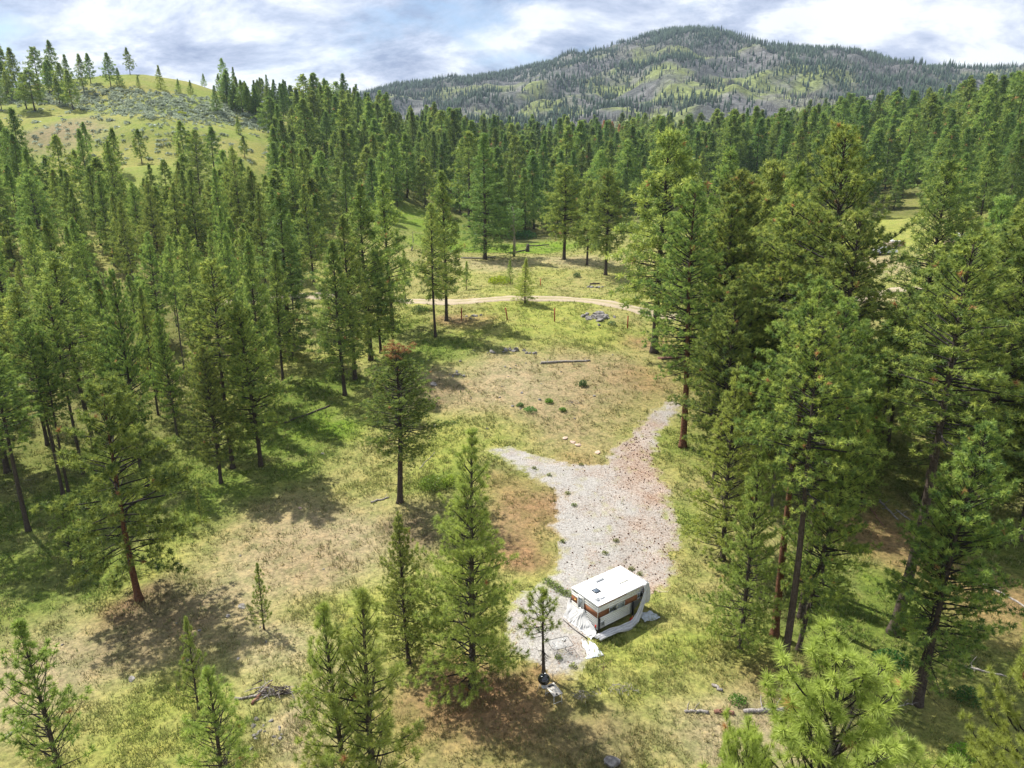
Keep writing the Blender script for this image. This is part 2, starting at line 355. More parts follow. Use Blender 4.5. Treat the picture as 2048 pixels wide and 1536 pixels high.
na = N(nt, 'ShaderNodeTexNoise', inp={'Scale': 3.4, 'Detail': 8.0, 'Roughness': .82}); L(tcn.outputs['Object'], na.inputs['Vector'])
ra = ramp(nt, [(.34, (.40, .40, .36)), (.5, (.95, .95, .95)), (.66, (1.5, 1.44, 1.32))]); L(na.outputs['Fac'], ra.inputs[0])
m1 = N(nt, 'ShaderNodeMix', data_type='RGBA', blend_type='MULTIPLY'); m1.inputs['Factor'].default_value = 1; L(at.outputs['Color'], m1.inputs['A']); L(ra.outputs[0], m1.inputs['B'])
nb = N(nt, 'ShaderNodeTexNoise', inp={'Scale': .7, 'Detail': 6.0, 'Roughness': .7}); L(tcn.outputs['Object'], nb.inputs['Vector'])
rb = ramp(nt, [(.38, (.72, .8, .7)), (.55, (1.02, 1.0, 1.0)), (.7, (1.18, 1.08, 1.02))]); L(nb.outputs['Fac'], rb.inputs[0])
m2 = N(nt, 'ShaderNodeMix', data_type='RGBA', blend_type='MULTIPLY'); m2.inputs['Factor'].default_value = 1; L(m1.outputs['Result'], m2.inputs['A']); L(rb.outputs[0], m2.inputs['B'])
vo = N(nt, 'ShaderNodeTexVoronoi', inp={'Scale': 3.1, 'Randomness': 1.0}); L(tcn.outputs['Object'], vo.inputs['Vector'])
rv = ramp(nt, [(.06, (.30, .24, .19)), (.13, (1, 1, 1))]); L(vo.outputs['Distance'], rv.inputs[0])
m3 = N(nt, 'ShaderNodeMix', data_type='RGBA', blend_type='MULTIPLY'); m3.inputs['Factor'].default_value = .7; L(m2.outputs['Result'], m3.inputs['A']); L(rv.outputs[0], m3.inputs['B'])
L(m3.outputs['Result'], b.inputs['Base Color'])
bp = N(nt, 'ShaderNodeBump', inp={'Strength': .9, 'Distance': .12}); L(na.outputs['Fac'], bp.inputs['Height']); L(bp.outputs[0], b.inputs['Normal'])
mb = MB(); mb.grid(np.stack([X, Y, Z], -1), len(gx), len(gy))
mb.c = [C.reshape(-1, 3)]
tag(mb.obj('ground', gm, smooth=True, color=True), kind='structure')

# gravel pad and track
PAD = [(972, 900), (1005, 893), (1060, 905), (1110, 917), (1165, 930), (1205, 925), (1225, 905), (1245, 880), (1275, 850), (1300, 822), (1335, 802), (1356, 796), (1366, 803), (1345, 835), (1330, 858), (1320, 888), (1308, 930), (1345, 985), (1356, 1040), (1352, 1100), (1345, 1150),
       (1320, 1185), (1290, 1190), (1250, 1200), (1195, 1290), (1190, 1320), (1165, 1345), (1110, 1352), (1045, 1330), (1020, 1300), (1015, 1240), (1030, 1180), (1070, 1160), (1100, 1140), (1118, 1095), (1100, 1060), (1108, 1020), (1112, 980), (1075, 965), (1030, 940)]
PADW = np.array([ground(u, v)[:2] for u, v in PAD])
def in_pad(x, y, amp=.9):
    wx = x + (fbm(x / 1.1, y / 1.1, 71, 3) - .5) * amp * 2; wy = y + (fbm(x / 1.1, y / 1.1, 77, 3) - .5) * amp * 2
    return inside(wx, wy, PADW)
st = .16
ax = np.arange(PADW[:, 0].min() - 1, PADW[:, 0].max() + 1, st); ay = np.arange(PADW[:, 1].min() - 1, PADW[:, 1].max() + 1, st)
PX, PY = np.meshgrid(ax, ay, indexing='ij'); ins = in_pad(PX + st / 2, PY + st / 2)
idx = -np.ones(PX.shape, int); i, j = np.nonzero(ins[:-1, :-1]); need = np.zeros(PX.shape, bool)
for a, c in ((0, 0), (1, 0), (1, 1), (0, 1)): need[i + a, j + c] = True
idx[need] = np.arange(need.sum())
V = np.stack([PX[need], PY[need], gz(PX[need], PY[need]) + .03], -1)
Q = np.stack([idx[i, j], idx[i + 1, j], idx[i + 1, j + 1], idx[i, j + 1]], -1)
def litter(x, y):
    """pine litter lying on the gravel, thick near the pines on the right"""
    u, v, _ = project(x, y, 0 * x + 2)
    w = sstep(1180, 1330, u) * .55 * sstep(880, 960, v) + .8 * np.exp(-((u - 1270) / 55) ** 2 - ((v - 900) / 60) ** 2)
    return np.clip(w + (fbm(x / 2, y / 2, 55, 4) - .5) * 1.1, 0, 1)
lt = litter(V[:, 0], V[:, 1])[:, None] * .8
gcol = np.array((.315, .302, .283)) * (1 - lt) + np.array((.33, .225, .16)) * lt
gcol = gcol * (.9 + .25 * fbm(V[:, 0] / 1.5, V[:, 1] / 1.5, 8, 3))[:, None]
soft = np.zeros(len(V))
for k in range(12):
    soft += in_pad(V[:, 0] + (.45 + .8 * (k % 2)) * math.cos(k * .5236), V[:, 1] + (.45 + .8 * (k % 2)) * math.sin(k * .5236)) / 12
soft = sstep(.42, .95, soft + (fbm(V[:, 0] / .6, V[:, 1] / .6, 19, 3) - .5) * .9)[:, None]
gcol = cover_col(V[:, 0], V[:, 1]) * (1 - soft) + gcol * soft
V[:, 2] -= .026 * (1 - soft[:, 0])
gv = mat('gravel', attr=True, rough=.95, noise=(7, 1, (1.18, 1.18, 1.18)), base=(.72, .72, .73), bump=1)
ntg = gv.node_tree; vo = N(ntg, 'ShaderNodeTexVoronoi', inp={'Scale': 14.0}); tcn = N(ntg, 'ShaderNodeTexCoord'); ntg.links.new(tcn.outputs['Object'], vo.inputs['Vector'])
pb = ntg.nodes['Principled BSDF']; srcl = pb.inputs['Base Color'].links[0].from_socket
rr = ramp(ntg, [(0, (.55, .52, .5)), (.5, (1, 1, 1)), (1, (1.3, 1.28, 1.25))]); ntg.links.new(vo.outputs['Color'], rr.inputs[0])
mm = N(ntg, 'ShaderNodeMix', data_type='RGBA', blend_type='MULTIPLY'); mm.inputs['Factor'].default_value = .8
ntg.links.new(srcl, mm.inputs['A']); ntg.links.new(rr.outputs[0], mm.inputs['B']); ntg.links.new(mm.outputs['Result'], pb.inputs['Base Color'])
tag(link('gravel_drive', mesh('gravel_drive', V, Q, mats=(gv,), col=gcol, smooth=True)), kind='structure')

# dirt road
RD = [(430, 605), (540, 600), (625, 592), (760, 600), (880, 604), (960, 601), (1050, 597), (1120, 598), (1190, 603), (1255, 615), (1330, 632), (1420, 640), (1540, 625), (1700, 600), (1860, 575), (2100, 560)]
RP = np.array([ground(u, v)[:2] for u, v in RD])
def spline(P, n):
    P = np.asarray(P, float); d = np.r_[0, np.cumsum(np.linalg.norm(np.diff(P, axis=0), axis=1))]; t = np.linspace(0, d[-1], n)
    k = np.clip(np.searchsorted(d, t, 'right') - 1, 0, len(P) - 2); f = ((t - d[k]) / (d[k + 1] - d[k]))[:, None]
    p0 = P[np.maximum(k - 1, 0)]; p3 = P[np.minimum(k + 2, len(P) - 1)]
    return _cr(p0, P[k], P[k + 1], p3, f)
RS = spline(RP, 260); tn = np.gradient(RS, axis=0); tn /= np.linalg.norm(tn, axis=1)[:, None]; nr = np.stack([-tn[:, 1], tn[:, 0]], -1)
ws = np.array([-1.75, -1.5, -1.1, -.7, -.35, 0, .35, .7, 1.1, 1.5, 1.75]) * .8; prof = np.array([-.06, .05, .05, .045, .08, .10, .08, .045, .05, .05, -.06])
wob = (fbm(np.arange(260) / 3., np.zeros(260), 3, 3) - .5) * .7
P = RS[:, None] + nr[:, None] * (ws[None] + wob[:, None] * np.sign(ws)[None] * (np.abs(ws) > 1.2))[..., None]
V = np.concatenate([P, (gz(P[..., 0], P[..., 1]) + .06)[..., None] + prof[None, :, None]], -1)
mid = np.exp(-(ws / .33) ** 2)[None, :, None] * 1.0 * sstep(.25, .5, fbm(P[..., 0] / 2, P[..., 1] / 2, 12, 3))[..., None]
c = np.array((.36, .30, .215)) * (1 - mid) + np.array((.26, .235, .11)) * mid
mb = MB(); mb.grid(V, 260, len(ws)); mb.c = [c.reshape(-1, 3)]
dm = mat('pale_dirt', attr=True, base=(.85, .85, .85), rough=1, noise=(1.6, 1, (1.12, 1.1, 1.08)), bump=.5)
tag(mb.obj('dirt_road', dm, smooth=True, color=True), kind='structure')

# far mountain
RIDGE = [(-900, 320), (-300, 300), (200, 260), (560, 215), (700, 196), (790, 170), (880, 163), (960, 153), (1040, 138), (1100, 124), (1170, 104), (1240, 84), (1290, 69), (1330, 59), (1380, 55), (1430, 58), (1480, 68), (1540, 84), (1600, 94), (1680, 102), (1740, 107), (1790, 122), (1850, 134), (1920, 139), (1980, 137), (2048, 132), (2200, 140), (2600, 200), (3000, 260)]
ra_, rh_ = [], []
for u, v in RIDGE:
    d = ray(u, v + 5); ra_.append(d[0] / d[1]); rh_.append(d[2] / d[1])
ra_ = np.array(ra_); rh_ = np.array(rh_)
def mtn(a, y):
    yr = 1500 + 160 * np.sin(a * 5.3 + 1) + 60 * np.sin(a * 13)
    top = CAM_H + np.interp(a, ra_, rh_) * yr
    s = (y - 640) / (yr - 640)
    x = a * y
    rel = np.where(s < 1, np.clip(s, 0, 1) ** 1.05, 1 - (s - 1) * .9)
    g = 1 - np.abs(fbm(x / 170, y / 260, 41, 4) * 2 - 1); k = fbm(x / 55, y / 60, 43, 4)
    z = 30 + (top - 30) * rel
    fade = np.clip(1 - np.abs(s - 1) * 6, 0, 1)
    z = z + ((g - .6) * 48 + (k - .5) * 30) * (1 - fade) * np.clip(rel * 3, 0, 1) + (fbm(x / 30, y / 30, 49, 3) - .5) * 10 * (1 - .4 * fade)
    return x, z, s, g, k
aa = np.linspace(-1.6, 1.6, 420); yy = np.concatenate([np.linspace(640, 1750, 130), [1850, 2000, 2300]])
A, Y2 = np.meshgrid(aa, yy, indexing='ij'); X2, Z2, S2, G2, K2 = mtn(A, Y2)
gr = sstep(.46, .62, fbm(X2 / 75, Y2 / 75, 61, 4)) * sstep(1.0, .55, S2); rk = sstep(.5, .62, fbm(X2 / 45, Y2 / 40, 67, 4))
c = np.array((.10, .105, .10)) * np.ones(X2.shape + (1,)); c = c * (1 - gr[..., None] * .85) + np.array((.20, .235, .075)) * gr[..., None] * .85
c = c * (1 - rk[..., None] * .7) + np.array((.165, .16, .16)) * rk[..., None] * .7
c = c * (.75 + .5 * fbm(X2 / 14, Y2 / 14, 69, 3))[..., None]
mb = MB(); mb.grid(np.stack([X2, Y2, Z2], -1), len(aa), len(yy)); mb.c = [c.reshape(-1, 3)]
mmat = mat('burnt_mountain_slope', attr=True, base=(.6, .6, .6), rough=1, spec=.05, noise=(.09, 1, (1.4, 1.4, 1.4)), bump=0)
nt = mmat.node_tree; bp = N(nt, 'ShaderNodeBump', inp={'Strength': 1.0, 'Distance': 9.0}); no = N(nt, 'ShaderNodeTexNoise', inp={'Scale': .035, 'Detail': 8.0, 'Roughness': .7})
tcn = N(nt, 'ShaderNodeTexCoord'); nt.links.new(tcn.outputs['Object'], no.inputs['Vector']); nt.links.new(no.outputs['Fac'], bp.inputs['Height']); nt.links.new(bp.outputs[0], nt.nodes['Principled BSDF'].inputs['Normal'])
tag(mb.obj('mountain', mmat, smooth=True, color=True), kind='structure')
# trees and burnt snags that cover it, far too many to count
rg = np.random.default_rng(11)
n = 110000; ta = rg.uniform(-.45, 1.0, n); ty = 780 + 900 * rg.random(n) ** .8
tx, tz, ts, tg, tk = mtn(ta, ty)
dens = sstep(.40, .60, fbm(tx / 95, ty / 95, 81, 4)) * .7 + .10 + .9 * np.exp(-((ts - .985) / .035) ** 2) + .3 * sstep(.5, .9, ts)
keep = (rg.random(n) < dens * .55) & (ts < 1.03) & (ts > .1)
tx, ty, tz, ts = tx[keep], ty[keep], tz[keep], ts[keep]; n = len(tx)
live = rg.random(n) < sstep(.42, .56, fbm(tx / 120, ty / 120, 88, 3)) * .8 + .12
h = rg.uniform(6, 14, n) * np.where(live, 1, .85); r = np.where(live, rg.uniform(1.1, 2.0, n), rg.uniform(.35, .6, n))
an = rg.uniform(0, 6.28, n)
ks = 3; V = np.zeros((n, ks * 2 + 2, 3))
for q in range(ks):
    a_ = an + q * 2 * math.pi / ks; rr_ = r * rg.uniform(.7, 1.2, n)
    V[:, q] = np.stack([tx + np.cos(a_) * rr_, ty + np.sin(a_) * rr_, tz + h * .12], -1)
    rr_ = r * .62 * rg.uniform(.6, 1.3, n)
    V[:, ks + q] = np.stack([tx + np.cos(a_ + .6) * rr_, ty + np.sin(a_ + .6) * rr_, tz + h * .55], -1)
V[:, 2 * ks] = np.stack([tx, ty, tz + h], -1); V[:, 2 * ks + 1] = np.stack([tx, ty, tz - 1.5], -1)
F = []
for q in range(ks):
    q2 = (q + 1) % ks; F += [(q, q2, ks + q), (q2, ks + q2, ks + q), (ks + q, ks + q2, 2 * ks)]
T = (np.array(F)[None] + (np.arange(n) * (2 * ks + 2))[:, None, None]).reshape(-1, 3)
cc = np.where(live[:, None], np.array((.050, .075, .050)) * rg.uniform(.7, 1.4, (n, 1)), np.array((.10, .10, .10)) * rg.uniform(.6, 1.4, (n, 1)))
sp = mesh('mountain_forest', V.reshape(-1, 3), T=T, mats=(mat('far_conifers', attr=True, rough=1, spec=.05),), col=np.repeat(cc, 2 * ks + 2, 0))
tag(link('mountain_forest', sp), 'sparse burnt and living conifers covering the distant mountain slope', 'forest', kind='stuff')
print('mountain trees', n)

# ------------------------------------------------------------------ pines
LIGHT = np.array((.44, .495, .11)); MIDG = np.array((.27, .345, .078)); DARK = np.array((.115, .18, .052)); DEAD = np.array((.52, .26, .12))
LOD = {  # needles per tuft, needle length, width, tuft spacing factor, branch factor, trunk sides
 0: dict(K=42, nl=.24, nw=.020, gap=1.0, nbf=1.0, sides=12, twig=True),
 1: dict(K=25, nl=.27, nw=.046, gap=1.3, nbf=.9, sides=9, twig=True),
 2: dict(K=12, nl=.43, nw=.118, gap=1.8, nbf=.8, sides=6, twig=False),
 3: dict(K=8, nl=.75, nw=.26, gap=3.0, nbf=.6, sides=5, twig=False)}
KIND = {  # height, crown base, radius, branches, taper, fullness at the base, angles low and high, tip curve, spacing
 'sapling': dict(H=9, cb=.06, R=2.6, nb=105, pe=.72, low=.8, elo=18, ehi=64, cur=30, gap=.34, r0=.12, dead=0, inner=.4, wh=5),
 'young': dict(H=16, cb=.05, R=3.7, nb=224, pe=.72, low=.8, elo=0, ehi=60, cur=22, gap=.32, r0=.19, dead=6, inner=.3, wh=8),
 'mid': dict(H=18, cb=.16, R=4.0, nb=260, pe=0.56, low=.55, elo=-6, ehi=54, cur=18, gap=.30, r0=.22, dead=12, inner=.3),
 'tall': dict(H=24, cb=.30, R=4.9, nb=270, pe=0.46, low=.45, elo=-14, ehi=50, cur=20, gap=.32, r0=.29, dead=16, inner=.35),
 'pole': dict(H=19, cb=.45, R=3.1, nb=150, pe=0.48, low=.45, elo=-10, ehi=52, cur=20, gap=.30, r0=.17, dead=18, inner=.3),
 'old': dict(H=17, cb=.20, R=6.2, nb=150, pe=0.4, low=.62, elo=-16, ehi=48, cur=14, gap=.30, r0=.28, dead=14, inner=.42, ts=1.45),
 'fir': dict(H=21, cb=.08, R=4.0, nb=280, pe=0.68, low=.9, elo=-12, ehi=40, cur=16, gap=.30, r0=.24, dead=4, inner=.25),
 'broad': dict(H=20, cb=.22, R=5.4, nb=270, pe=0.4, low=.6, elo=-10, ehi=46, cur=16, gap=.31, r0=.33, dead=12, inner=.35, ts=1.2),
 'bare': dict(H=5.2, cb=.46, R=1.35, nb=50, pe=.6, low=.6, elo=5, ehi=60, cur=28, gap=.30, r0=.085, dead=16, inner=.4, wh=5),
 'near': dict(H=19, cb=.45, R=4.6, nb=132, pe=.56, low=.8, elo=6, ehi=60, cur=34, gap=.40, r0=.2, dead=6, inner=.35, wh=6),
 'stem': dict(H=24, cb=.50, R=4.4, nb=190, pe=.5, low=.5, elo=-14, ehi=50, cur=20, gap=.32, r0=.27, dead=24, inner=.35)}
def pine(kind, lod, seed, tint=1.0, deadtop=False, hero=False, dead_all=False):
    P = KIND[kind]; D = dict(LOD[lod]); rg = np.random.default_rng(seed * 97 + lod)
    D['nl'] *= P.get('ts', 1); D['nw'] *= P.get('ts', 1)
    if hero: D.update(K=76, nl=.22, nw=.0145, gap=.78, nbf=1.0)
    H, cb, R = P['H'], P['cb'], P['R']; R = R * rg.uniform(.92, 1.08)
    trunk, limbs = MB(), MB()
    zz = np.r_[0, .25, .7, np.linspace(1.5, H * .985, 15)]; ph = rg.uniform(0, 6.28, 4); bend = H * rg.uniform(.004, .011)
    bx = lambda z: bend * (np.sin(z / H * 4.2 + ph[0]) - np.sin(ph[0])); by = lambda z: bend * (np.sin(z / H * 3.6 + ph[1]) - np.sin(ph[1]))
    rad = lambda z: P['r0'] * np.clip(1 - z / H, 0, 1) ** .8 + .012
    trunk.tube(np.stack([bx(zz), by(zz), zz - .15 * (zz == 0)], -1), rad(zz) * (1 + .55 * np.exp(-zz / .35)), D['sides'])
    nb = int(P['nb'] * D['nbf']); gap = P['gap'] * D['gap']; tc_, ta_, tk_ = [], [], []
    lopside = rg.uniform(0, 6.28); gold = 2.399963
    for i in range(nb):
        t = (i + rg.random()) / nb; t = t ** .92
        if 'wh' in P: wn = math.ceil(nb / P['wh']); t = min((i // P['wh'] + .5 + rg.normal(0, .06)) / wn, .985)
        h = H * (cb + (1 - cb) * t * .975)
        shape = max(1 - t, 0) ** (P['pe'] * (1.0 if lod < 2 else 1.25)) * (P['low'] + (1 - P['low']) * float(sstep(0, .28, t)))
        az = i * gold + rg.normal(0, .35) if 'wh' not in P else (i % P['wh']) * 6.283 / P['wh'] + (i // P['wh']) * 1.1 + rg.normal(0, .22)
        clump = 1.0 + .26 * math.sin(h * 2.3 + az * 2 + ph[2]) + .12 * math.cos(az - lopside)
        Lb = max(R * shape * rg.uniform(.62, 1.18) * clump, (.42 if lod < 2 else .3) * H / 18)
        e0 = math.radians(P['elo'] + (P['ehi'] - P['elo']) * t ** .85 + rg.normal(0, 7)); cu = math.radians(P['cur'] * rg.uniform(.4, 1.5))
        m = 5 if lod < 2 else 3; s = np.linspace(0, 1, m); el = e0 + cu * s ** 2 - (.22 * (1 - t) * np.sin(s * 3.0) if kind in ('old', 'broad') else 0)
        ds = Lb / (m - 1); da = az + rg.normal(0, .25) * s
        dirs = np.stack([np.cos(el) * np.cos(da), np.cos(el) * np.sin(da), np.sin(el)], -1)
        pts = np.vstack([[bx(h), by(h), h], np.array([bx(h), by(h), h]) + np.cumsum(dirs[:-1] * ds, 0)])
        rb = min(.012 + .013 * Lb, rad(h) * .7)
        limbs.tube(pts, np.linspace(rb, .006 if lod < 2 else .012, m), 4 if lod < 2 else 3, caps=False)
        tipd = dirs[-1]; tc_.append(pts[-1]); ta_.append(tipd); tk_.append(t)
        ns = max(1, int(Lb * (1 - P['inner']) / gap)); side = 1
        for k in range(ns):
            f = P['inner'] + (1 - P['inner']) * (k + rg.random()) / ns
            q = f * (m - 1); a = min(int(q), m - 2); p = pts[a] + (pts[a + 1] - pts[a]) * (q - a); d = dirs[a]
            for rep in range(2 if Lb > 1.0 else 1):
                side = -side
                sd = np.cross(d, [0, 0, 1.]); sd /= np.linalg.norm(sd) + 1e-6
                td = d * rg.uniform(.45, .95) + sd * side * rg.uniform(.3, .95) + np.array([0, 0, 1.]) * rg.uniform(.05, .7); td /= np.linalg.norm(td)
                tl = (.16 + .34 * Lb * (1.08 - f) * rg.uniform(.5, 1.2)) if Lb > .5 else .14
                e = p + td * tl
                if D['twig']: limbs.tube(np.stack([p, e]), [.010, .005], 3, caps=False)
                tc_.append(e); ta_.append(td); tk_.append(t)
                if tl > gap * 1.5:
                    tc_.append(p + td * tl * .55 + rg.normal(0, .05, 3)); ta_.append(td); tk_.append(t)
    tc_.append(np.array([bx(H), by(H), H * .985])); ta_.append(np.array([0, 0, 1.])); tk_.append(1.)
    for i in range(P['dead'] if lod < 3 else 0):
        h = H * cb * rg.uniform(.35, 1.05); az = rg.uniform(0, 6.28); Lb = rg.uniform(.4, 1.6) * R / 3; el = math.radians(rg.uniform(-35, 8))
        d = np.array([math.cos(az) * math.cos(el), math.sin(az) * math.cos(el), math.sin(el)]); p0 = np.array([bx(h), by(h), h])
        mid_ = p0 + d * Lb * .5 + [0, 0, -.08 * Lb]; limbs.tube(np.stack([p0, mid_, p0 + d * Lb]), [.022, .014, .005], 3, caps=False)
        if lod < 2:
            for q in range(2):
                e = mid_ + (d + rg.normal(0, .5, 3)) * Lb * .3; limbs.tube(np.stack([mid_, e]), [.009, .004], 3, caps=False)
    c = np.array(tc_); a = np.array(ta_); tk = np.array(tk_); n = len(c); K = D['K']
    u = np.cross(a, rg.normal(size=(n, 3))); u /= np.linalg.norm(u, axis=1)[:, None] + 1e-9; w = np.cross(a, u)
    th = np.radians(rg.uniform(8, 112 if not hero else 100, (n, K))); fi = rg.uniform(0, 6.283, (n, K))
    d = a[:, None] * np.cos(th)[..., None] + (u[:, None] * np.cos(fi)[..., None] + w[:, None] * np.sin(fi)[..., None]) * np.sin(th)[..., None]
    ln = D['nl'] * rg.uniform(.75, 1.2, (n, K)); d[..., 2] -= .06
    st = c[:, None] - a[:, None] * (rg.random((n, K)) * D['nl'] * .45)[..., None]
    pr = np.cross(d, rg.normal(size=(n, K, 3))); pr /= np.linalg.norm(pr, axis=2)[..., None] + 1e-9; pr *= (D['nw'] * .5 * rg.uniform(.7, 1.3, (n, K)))[..., None]
    if lod <= 1: V = np.stack([st - pr, st + pr, st + d * ln[..., None]], 2)
    else: V = np.stack([st - pr * .6, st + d * (ln * .5)[..., None] + pr, st + d * ln[..., None], ], 2)
    V = V.reshape(-1, 3); T = np.arange(len(V)).reshape(-1, 3)
    x = rg.random(n)[:, None]; col = np.where(x < .5, DARK + (MIDG - DARK) * x * 2, MIDG + (LIGHT - MIDG) * (x - .5) * 2)
    if kind in ('sapling', 'young', 'bare'): col = col * .6 + LIGHT * .4
    if kind == 'near': col = col * .35 + np.array((.46, .50, .105)) * .6
    if kind == 'fir': col = col * .5 + DARK * .5
    if lod == 3: col = col * np.array((.88, .92, .86))
    dd = rg.random(n) < (.005 if kind in ('tall', 'old', 'broad', 'mid') else .003)
    if dead_all: dd[:] = True
    if deadtop: dd |= (tk > .86) & (rg.random(n) < .85)
    col[dd] = DEAD * rg.uniform(.6, 1.1, (dd.sum(), 1))
    col = np.repeat(col * tint, K * 3, 0)
    return trunk, limbs, V, T, col, H
PROTO = {}; NTRI = [0]
def proto(kind, lod, var, bark='bark', **kw):
    key = (kind, lod, var, tuple(sorted(kw.items()))); kb = key + (bark,)
    if key in PROTO and kb not in PROTO:
        t_ = PROTO[key][0].copy(); t_.materials[0] = M[bark]; PROTO[kb] = (t_,) + PROTO[key][1:]
    if kb not in PROTO:
        tr, lb, V, T, col, H = pine(kind, lod, (sum(map(ord, kind)) * 31 + var), **kw)
        me = mesh('pine_crown', V, T=T, mats=(M['needle'],), col=col)
        NTRI[0] += len(T) + sum(len(q) * 2 for q in lb.q)
        PROTO[kb] = PROTO[key] = (tr.data('pine_trunk', (M[bark],), True), lb.data('pine_limbs', (M['bark_limb'],)), me, H)
    return PROTO[kb]
RT = random.Random(5)
def plant(p, h, kind, label, cat='pine tree', group=None, wid=1.0, bark='bark', lean=None, lod=None, var=None, name='pine_tree', **kw):
    dist = math.hypot(p[0], p[1])
    if lod is None: lod = 0 if dist < 34 else 1 if dist < 78 else 2 if dist < 190 else 3
    var = RT.randrange(2 if lod == 1 else 3) if var is None else (var % 2 if lod <= 1 else var)
    tr, lb, cr, H0 = proto(kind, lod, var, bark, **kw)
    e = empty(name, p, RT.uniform(0, 6.28), label, cat, group)
    sz = h / H0; sx = (.45 * sz + .55 * sz * wid) if wid == 1 else sz * wid
    e.scale = (sx, sx, sz)
    if lean: e.rotation_euler = (lean[0], lean[1], 0)
    else: e.rotation_euler = (RT.gauss(0, .012), RT.gauss(0, .012), e.rotation_euler[2])
    link('trunk', tr, e)
    if lod < 3: link('limbs', lb, e)['kind'] = 'stuff'
    link('crown', cr, e)
    return e
